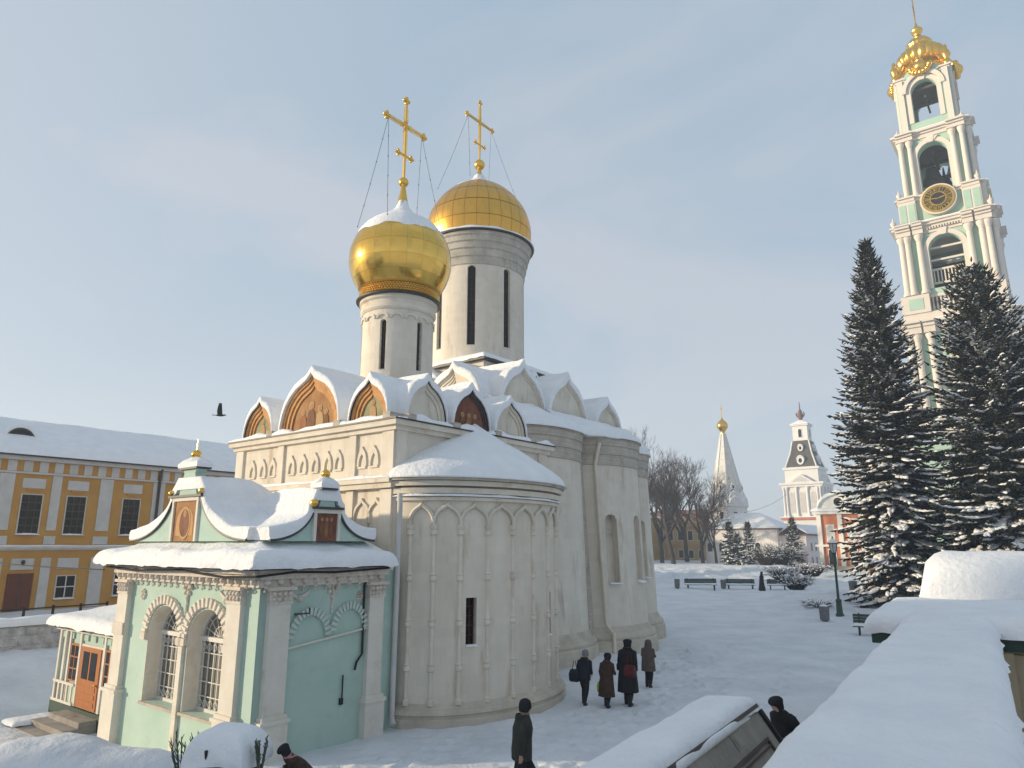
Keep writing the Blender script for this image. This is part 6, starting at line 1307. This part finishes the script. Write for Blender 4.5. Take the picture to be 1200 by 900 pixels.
    if hat == 'knit': H_.lathe([(.108, -.045), (.114, -.02), (.116, .015), (.120, .03), (.116, .06), (.112, .10), (.088, .145), (.045, .17), (.005, .178)], 16, rfun=face_)
    elif hat == 'beret': H_.lathe([(.102, -.08), (.110, -.03), (.114, .01), (.125, .04), (.128, .07), (.10, .105), (.04, .12), (.005, .122)], 16, rfun=face_)
    elif hat == 'fur': H_.lathe([(.106, -.085), (.118, -.02), (.132, .02), (.134, .07), (.12, .12), (.075, .15), (.005, .158)], 16, rfun=lambda r_, z_, a: (r_ * (1 + .05 * sin(a * 7)) * (.74 if (sin(a) > .55 and z_ < .0) else 1), z_))
    elif hat == 'hood': H_.lathe([(.135, -.20), (.150, -.10), (.140, 0), (.132, .07), (.10, .13), (.05, .155), (.005, .16)], 16, rfun=lambda r_, z_, a: (r_ * (1 + .04 * sin(a * 5)) * (.72 if sin(a) > .75 else 1), z_))
    elif hat == 'klobuk': H_.lathe([(.125, -.32), (.130, -.15), (.120, -.02), (.118, .06), (.125, .18), (.11, .19), (.005, .192)], 16, rfun=lambda r_, z_, a: (r_ * (.7 if (sin(a) > .7 and z_ < .02) else 1), z_))
    if hat: H_.build('hat', hat_m, root, 60)
    q_ = MB(S_); q_.lathe([(.125, 1.40 + dz), (.13, 1.46 + dz), (.115, 1.53 + dz), (.098, 1.535 + dz), (.085, 1.47 + dz)], 14, 0, .01, cap=False) if not bend > .3 else None
    if q_.f: q_.build('collar', coat_m, root, 60)
    if scarf: q_ = MB(S_); q_.tube([tuple(V[nk] + Vector((.10 * cos(t_), .10 * sin(t_), -.01 + .02 * sin(t_)))) for t_ in [2 * pi * k / 14 for k in range(15)]], .045, 8); q_.build('scarf', scarf, root, 60)
    if extra: extra(root, S_, V, hands, bp)
    return root
LONG = [(.36, .27, .24, -.01), (.55, .255, .225, -.01), (.80, .235, .195, -.005), (.98, .215, .175, 0), (1.15, .205, .165, 0), (1.30, .225, .165, 0), (1.40, .215, .145, 0), (1.46, .13, .115, .01), (1.52, .09, .085, .015)]
MID = [(.62, .25, .205, 0), (.80, .245, .20, 0), (1.0, .23, .185, 0), (1.18, .225, .18, 0), (1.32, .235, .175, 0), (1.41, .215, .15, 0), (1.47, .13, .115, .01), (1.52, .09, .085, .015)]
SHORT = [(.80, .20, .16, 0), (.95, .205, .165, 0), (1.12, .20, .16, 0), (1.30, .225, .165, 0), (1.40, .205, .14, 0), (1.47, .12, .105, .01), (1.53, .085, .08, .015)]
def bag(root, S_, p, w_, h_, d_, m, strap=None, name='bag'):
    b = MB(S_ @ Matrix.Translation(p)); b.loft([[(sx * w_ * k, sy * d_ * k2, z_) for sx, sy in ((-.5, -.5), (0, -.62), (.5, -.5), (.5, .5), (0, .62), (-.5, .5))] for z_, k, k2 in ((-h_, .8, .8), (-h_ * .9, 1.0, 1.1), (-h_ * .4, 1.05, 1.15), (-.06, .92, .7), (-.02, .8, .35))]); o = b.build(name, m, root, 50)
    st = MB(S_); st.tube([p + Vector((-w_ * .25, 0, -.03)), p + Vector((-w_ * .1, 0, .10 if not strap else strap)), p + Vector((w_ * .1, 0, .10 if not strap else strap)), p + Vector((w_ * .25, 0, -.03))], .012, 5); st.build('bag_strap', m, root)
P_ = lambda px, py, Y_: at(px, py, Y_)
person('walking man in dark olive jacket, black trousers and knitted cap', .18, 14.45, 78, 1.80, .20, .06, ((.05, .02), (-.05, .0)), SHORT, 'olive_cloth', 'black_cloth', 'knit', 'black_cloth')
person('elderly walker in navy jacket and grey knitted hat with dark bag slung behind', 2.21, 22.9, 30, 1.50, .13, .16, ((.02, .02), (.06, .05)), SHORT, 'navy_cloth', 'black_cloth', 'knit', 'grey_cloth', extra=lambda r_, S_, V, hs, bp: bag(r_, S_, Vector((-.30, -.12, 1.16)), .34, .42, .20, 'navy_cloth', .25))
person('stooped woman in long brown fur coat carrying a lime green bag', 2.88, 22.75, 34, 1.48, .09, .12, ((.02, 0), (.10, .09)), LONG, 'brown_cloth', 'black_cloth', 'fur', 'black_cloth', extra=lambda r_, S_, V, hs, bp: bag(r_, S_, hs[0] + Vector((-.04, -.02, -.04)), .26, .36, .12, 'lime'))
person('tall figure in long black coat with maroon bag at the side', 3.56, 22.95, 30, 1.86, .08, .04, ((.04, .03), (.02, .0)), LONG, 'black_cloth', 'black_cloth', 'beret', 'black_cloth', extra=lambda r_, S_, V, hs, bp: (bag(r_, S_, Vector((.16, -.24, 1.12)), .30, .34, .16, 'maroon', .30), bag(r_, S_, hs[0] + Vector((-.03, 0, .22)), .22, .26, .14, 'black_cloth')))
person('figure in hooded taupe sheepskin coat walking apart from the other three', 4.72, 25.8, 30, 1.50, .06, .06, ((.10, .12), (.10, .12)), MID, 'taupe_cloth', 'black_cloth', 'hood', 'taupe_cloth')
person('monk in long black robe walking past the far benches', 25.4, 73.9, 82, 1.80, .16, .05, ((.04, .02), (.02, 0)), [(.06, .30, .30, 0), (.35, .26, .26, 0), (.7, .22, .2, 0)] + LONG[3:], 'black_cloth', 'black_cloth', 'klobuk', 'black_cloth')
q = at(912, 829, 12.6); person('man in black coat and black hat bending forward on the steps beside the stone coping', q.x + .25, q.y + .10, 245, 1.66, .10, .42, ((.12, .10), (.16, .12)), MID, 'black_cloth', 'black_cloth', 'beret', 'black_cloth', z=q.z - 1.47, look=.3)
person('crouching person in maroon coat with pink scarf beside the snow-capped planter', -3.86, 14.55, 235, 1.62, .05, .75, ((.16, .10), (.16, .10)), MID, 'brown_cloth', 'black_cloth', 'beret', 'black_cloth', crouch=.34, z=gz(-3.86, 14.55) - .02, scarf='pink_cloth')
# crow in flight
q = at(258, 487, 42); CR = empty('crow', q, R(-65)); CR.scale = (1.05, 1.05, 1.05); tag(CR, 'black crow in flight between the ochre building and the church', 'bird')
m = MB(); m.tube([(0, -.26, 0), (0, -.16, .01), (0, 0, .02), (0, .14, .02), (0, .22, .05), (0, .27, .05), (0, .335, .035)], [.012, .05, .075, .06, .042, .036, .004], 8); m.build('body', 'feather', CR, 60)
for sx in (-1, 1):
    m = MB(); zz = lambda t: .42 * t; m.loft([[(sx * (.05 + .62 * t * .55), .12 - .10 * t, .04 + .62 * t), (sx * (.05 + .62 * t * .55), -.02 - .12 * t, .05 + .62 * t), (sx * (.05 + .62 * t * .55), -.15 - .10 * t + .14 * t ** 3, .03 + .60 * t), (sx * (.05 + .62 * t * .55) - .01, -.02 - .1 * t, .03 + .60 * t)] for t in (0, .25, .5, .75, 1)]); m.build('wing', 'feather', CR, 50)
m = MB(); m.prism([(-.04, -.2), (.04, -.2), (.10, -.42), (0, -.44), (-.10, -.42)][::-1], -.005, .012); m.build('tail', 'feather', CR)

# ================================================================== foreground: parapet, cross wall, capped gate roof
PA = R(33); pd = Vector((sin(PA), cos(PA), 0)); prr = Vector((cos(PA), -sin(PA), 0)); po_ = Vector((1.34, 4.26, 0))
def fg(name, label, cat): o = empty(name, po_, -PA); tag(o, label, cat); return o
FP = fg('snowy_parapet', 'wide tan plastered parapet buried under smooth snow beside the steps', 'parapet')
MB().box(.05, 1.18, -2.2, 10.4, -.3, 3.30).build('wall', 'tan', FP); MB().box(-.01, 1.24, -2.25, 10.42, 3.302, 3.345).build('flashing', 'green_metal', FP)
s = MB(); snow_pad(s, -.04, 1.27, -2.3, 11.6, lambda x, y: 3.335 + .06 * fbm(x * .9, y * .5, 3) + .018 * noise.noise((x * 5, y * 3.5, 1)), .26, 40, 170, .03, .16, 4, .20); s.build('snow', 'snow', FP, 60)
m = MB(); m.tube([(-.05, 1.2, 3.36), (-.07, 5.0, 3.36)], .014, 5); m.build('edge_wire', 'iron', FP)
FC = fg('cross_wall', 'green-edged wall end with thick snow ledge across the far end of the parapet', 'wall')
MB().box(-.45, 6.5, 10.6, 14.6, -.3, 3.05).build('wall', 'tan', FC); MB().box(-.62, 6.7, 10.425, 14.9, 3.06, 3.24).build('eaves_board', 'green_metal', FC)
MB().box(1.32, 1.46, 10.2, 10.42, -.3, 3.05).build('corner_post', 'tan', FC); MB().box(1.46, 6.5, 10.55, 10.598, .0, 3.0).build('panel', 'tan', FC)
s = MB(); snow_pad(s, -.70, 6.8, 10.36, 14.95, 3.24, .34, 50, 36, .03, .2, 7, .25); s.build('snow', 'snow', FC, 60)
FR = fg('capped_roof', 'low roof under a thick rounded cap of snow behind the cross wall', 'roof')
MB().box(.15, 7.0, 15.1, 18.6, -.3, 3.42).build('wall', 'tan', FR); MB().box(-.05, 7.2, 14.96, 18.8, 3.43, 3.52).build('roof_edge', 'copper', FR)
s = MB(); n_ = 26
def capz(u, v):
    x = -.12 + 7.4 * u; t = v; a = pi * t; y = 16.9 - 2.0 * cos(a) * abs(cos(a)) ** -.25 if abs(cos(a)) > 1e-3 else 16.9
    e_ = min(1, (u * 6.8) / .55) if u < .5 else 1; e_ = math.sqrt(max(0, 1 - (1 - e_) ** 2))
    return (x + (1 - sin(a)) * .0, y, 3.50 + 1.12 * (abs(sin(a)) ** .55) * (.25 + .75 * e_ if u > 0 else .05) + .035 * fbm(x * 2, t * 5, 2))
s.grid(capz, 40, 30); s.build('snow_cap', 'snow', FR, 70)
# stair wall with pitched coping: stone slope to one side, snow on the other
SW = empty('stair_wall', (0, 0, 0)); tag(SW, 'grey stone stair wall with panelled sloping coping and snow on its far slope', 'wall')
A0 = Vector((3.39, 10.5, 2.62)); A1 = A0 - pd * 8.0; ax = (A1 - A0).normalized(); ax.z = 0; sd_ = Vector((ax.y, -ax.x, 0)); sd_ = -sd_ if sd_.x < 0 else sd_; sd_.normalize()
LL = (A1 - A0).length
Msw = Matrix(((ax.x, sd_.x, 0, A0.x), (ax.y, sd_.y, 0, A0.y), (0, 0, 1, 0), (0, 0, 0, 1)))
if Msw.to_3x3().determinant() < 0: Msw = Msw @ Matrix.Scale(1, 4)
def SWb(): return MB(Msw)
m = SWb(); m.loft([[(x_, y_, z_) for y_, z_ in ((-.75, -.3), (.62, -.3), (.62, 1.75), (0, 2.62), (-.08, 2.62), (-.75, 2.52))] for x_ in (LL, 0)]); m.build('wall', 'stone_grey', SW)
sl = Vector((0, .62, -.87)); nn = Vector((0, .87, .62)).normalized()
def slope_box(x0, x1, t0, t1, h, name, mt_):
    m = SWb(); base = [Vector((x_, 0, 2.62)) + sl * t for x_, t in ((x0, t0), (x1, t0), (x1, t1), (x0, t1))]; m.loft([[tuple(b + nn * .002) for b in base], [tuple(b + nn * h) for b in base]]); return m.build(name, mt_, SW)
slope_box(.02, LL, .0, .045, .03, 'coping_edge', 'copper'); slope_box(.02, .10, .08, 1.0, .05, 'coping_end', 'iron')
slope_box(.42, LL, .36, .40, .03, 'panel_moulding', 'copper'); slope_box(.46, LL, .44, .46, .02, 'panel_moulding', 'copper'); slope_box(.42, .47, .40, 1.0, .03, 'panel_moulding', 'copper')
for k in range(4): slope_box(1.5 + 1.5 * k, 1.515 + 1.5 * k, .09, .29, .003, 'joint', 'iron')
s = SWb(); snow_pad(s, -.06, LL, -.80, .02, lambda x, y: 2.55 + .10 * min(0, y), .17, 70, 18, .02, .35, 5, .22); s.build('snow', 'snow', SW, 60)
s = SWb()
for k, (xa, xb, tt) in enumerate(((.5, 3.3, .05), (3.6, 5.6, .05))):
    slope = SWb(); snow_sweep(slope, [tuple(Vector((x_, 0, 2.62)) + sl * tt) for x_ in (xa, (xa + xb) / 2, xb)], .10, .03, up=tuple(nn), seed=4 + k, var=1.2, sub=.1); slope.build('coping_snow', 'snow', SW, 60)
# steps that run down between the stair wall and the parapet
ST = fg('stone_steps', 'snowy stone steps running down beside the parapet', 'steps')
for k in range(10):
    y0 = 2.0 + k * .8; m = MB(); m.box(-2.2, .04, y0, y0 + .83, -.3, 2.15 - .22 * k); o = m.build('step', 'stone_grey', ST); s = MB(); snow_pad(s, -2.2, .04, y0, y0 + .79, 2.15 - .22 * k, .06, 14, 8, 0, .4, k, .1); s.build('step_snow', 'snow', ST, 60)
# snow-capped planter and sprig by the chapel corner
px_, py_ = -5.15, 13.9; pz = gz(px_, py_)
PL = empty('planter', (px_, py_, pz), R(-12)); tag(PL, 'dark planter tub on legs under a domed heap of snow', 'planter')
m = MB(); m.loft([[(a * k, b * k, z_) for a, b in ((-.5, -.42), (.5, -.42), (.5, .42), (-.5, .42))] for z_, k in ((.55, .75), (.98, 1.04), (1.02, 1.06))]); m.build('tub', 'iron', PL)
for sx in (-1, 1):
    for sy in (-1, 1): MB().box(sx * .34 - .04, sx * .34 + .04, sy * .28 - .04, sy * .28 + .04, -.3, .56).build('leg', 'iron', PL)
m = MB(); m.tube([(-.1, -.46, .9), (-.13, -.5, 1.25)], .03, 6); m.build('post', 'iron', PL)
s = MB(); snow_pad(s, -.54, .54, -.46, .46, lambda x, y: 1.0 - .10 * (x * x + y * y), .52, 30, 28, .06, .22, 6, .34); s.build('snow', 'snow', PL, 70)
def sprig(label, x, y, h, seed, zb=None):
    rnd = random.Random(seed); root = empty('evergreen_sprig', (x, y, gz(x, y) if zb is None else zb)); tag(root, label, 'plant'); c = MB()
    for k in range(7):
        a = rnd.uniform(0, 6.28); t_ = Vector((cos(a) * h * .28, sin(a) * h * .28, h * rnd.uniform(.6, 1.0))); b0 = Vector((cos(a) * .04, sin(a) * .04, -.1)); c.tube([b0, b0.lerp(t_, .5) + Vector((0, 0, .05)), t_], [.018, .013, .006], 5)
        for j in range(16):
            p = b0.lerp(t_, .2 + .8 * j / 16); a2 = rnd.uniform(0, 6.28); d = Vector((cos(a2) * .6, sin(a2) * .6, .9)).normalized(); L = h * .13 * rnd.uniform(.7, 1.3); c.tube([p, p + d * L], [.014, .004], 4)
    c.build('foliage', 'evergreen_grey', root)
q = at(216, 890, 14.6); sprig('frosted evergreen sprig sprouting from the snow by the chapel wall', q.x, q.y, .95, 3, q.z - .45)
q = at(306, 885, 13.6); sprig('small dark sprig poking out beside the snow-capped planter', q.x, q.y, .42, 5, q.z - .12)

# ================================================================== unseen building added to the left to shade the parapet and steps
RF = Thing.__new__(Thing); RF.o = (0, 0); RF.T = Matrix(); RF.root = empty('unseen_shade_block', (-34, 2, 0)); tag(RF.root, 'pale plastered block with arched windows and snowy roof, added unseen to shade the foreground snow', 'building')
m = RF.mb(); m.box(-7, 7, -16, 12, -1.5, 9.5); rw_ = RF.add('wall', m, 'tower_white')
far_windows(RF, 'E', 7, [-14 + 3.4 * k for k in range(8)], 2.0, 6.0, 1.5, 'glass', True)
RF.add('cornice', RF.mb().box(-7.5, 7.5, -16.5, 12.5, 9.5, 9.9), 'trim', rw_); s = RF.mb(); snow_pad(s, -7.6, 7.6, -16.6, 12.6, lambda x, y: 9.9 + 4.6 * max(0, 1 - abs(x) / 7.6), .3, 24, 40, .1, .3, 2, .3); RF.add('roof_snow', s, 'snow', rw_, 60)

# ================================================================== winter haze
hb = MB(); hb.box(-705, 705, -705, 705, -4, 94); hz_o = hb.build('haze', None); hz_o['kind'] = 'stuff'
hm = bpy.data.materials.new('haze'); hm.use_nodes = True; t = hm.node_tree; t.nodes.remove(t.nodes['Principled BSDF'])
pv = t.nodes.new('ShaderNodeVolumePrincipled'); pv.inputs['Color'].default_value = (.80, .89, 1, 1); pv.inputs['Density'].default_value = .0009; pv.inputs['Anisotropy'].default_value = .2
t.links.new(pv.outputs['Volume'], t.nodes['Material Output'].inputs['Volume']); hz_o.data.materials.append(hm)
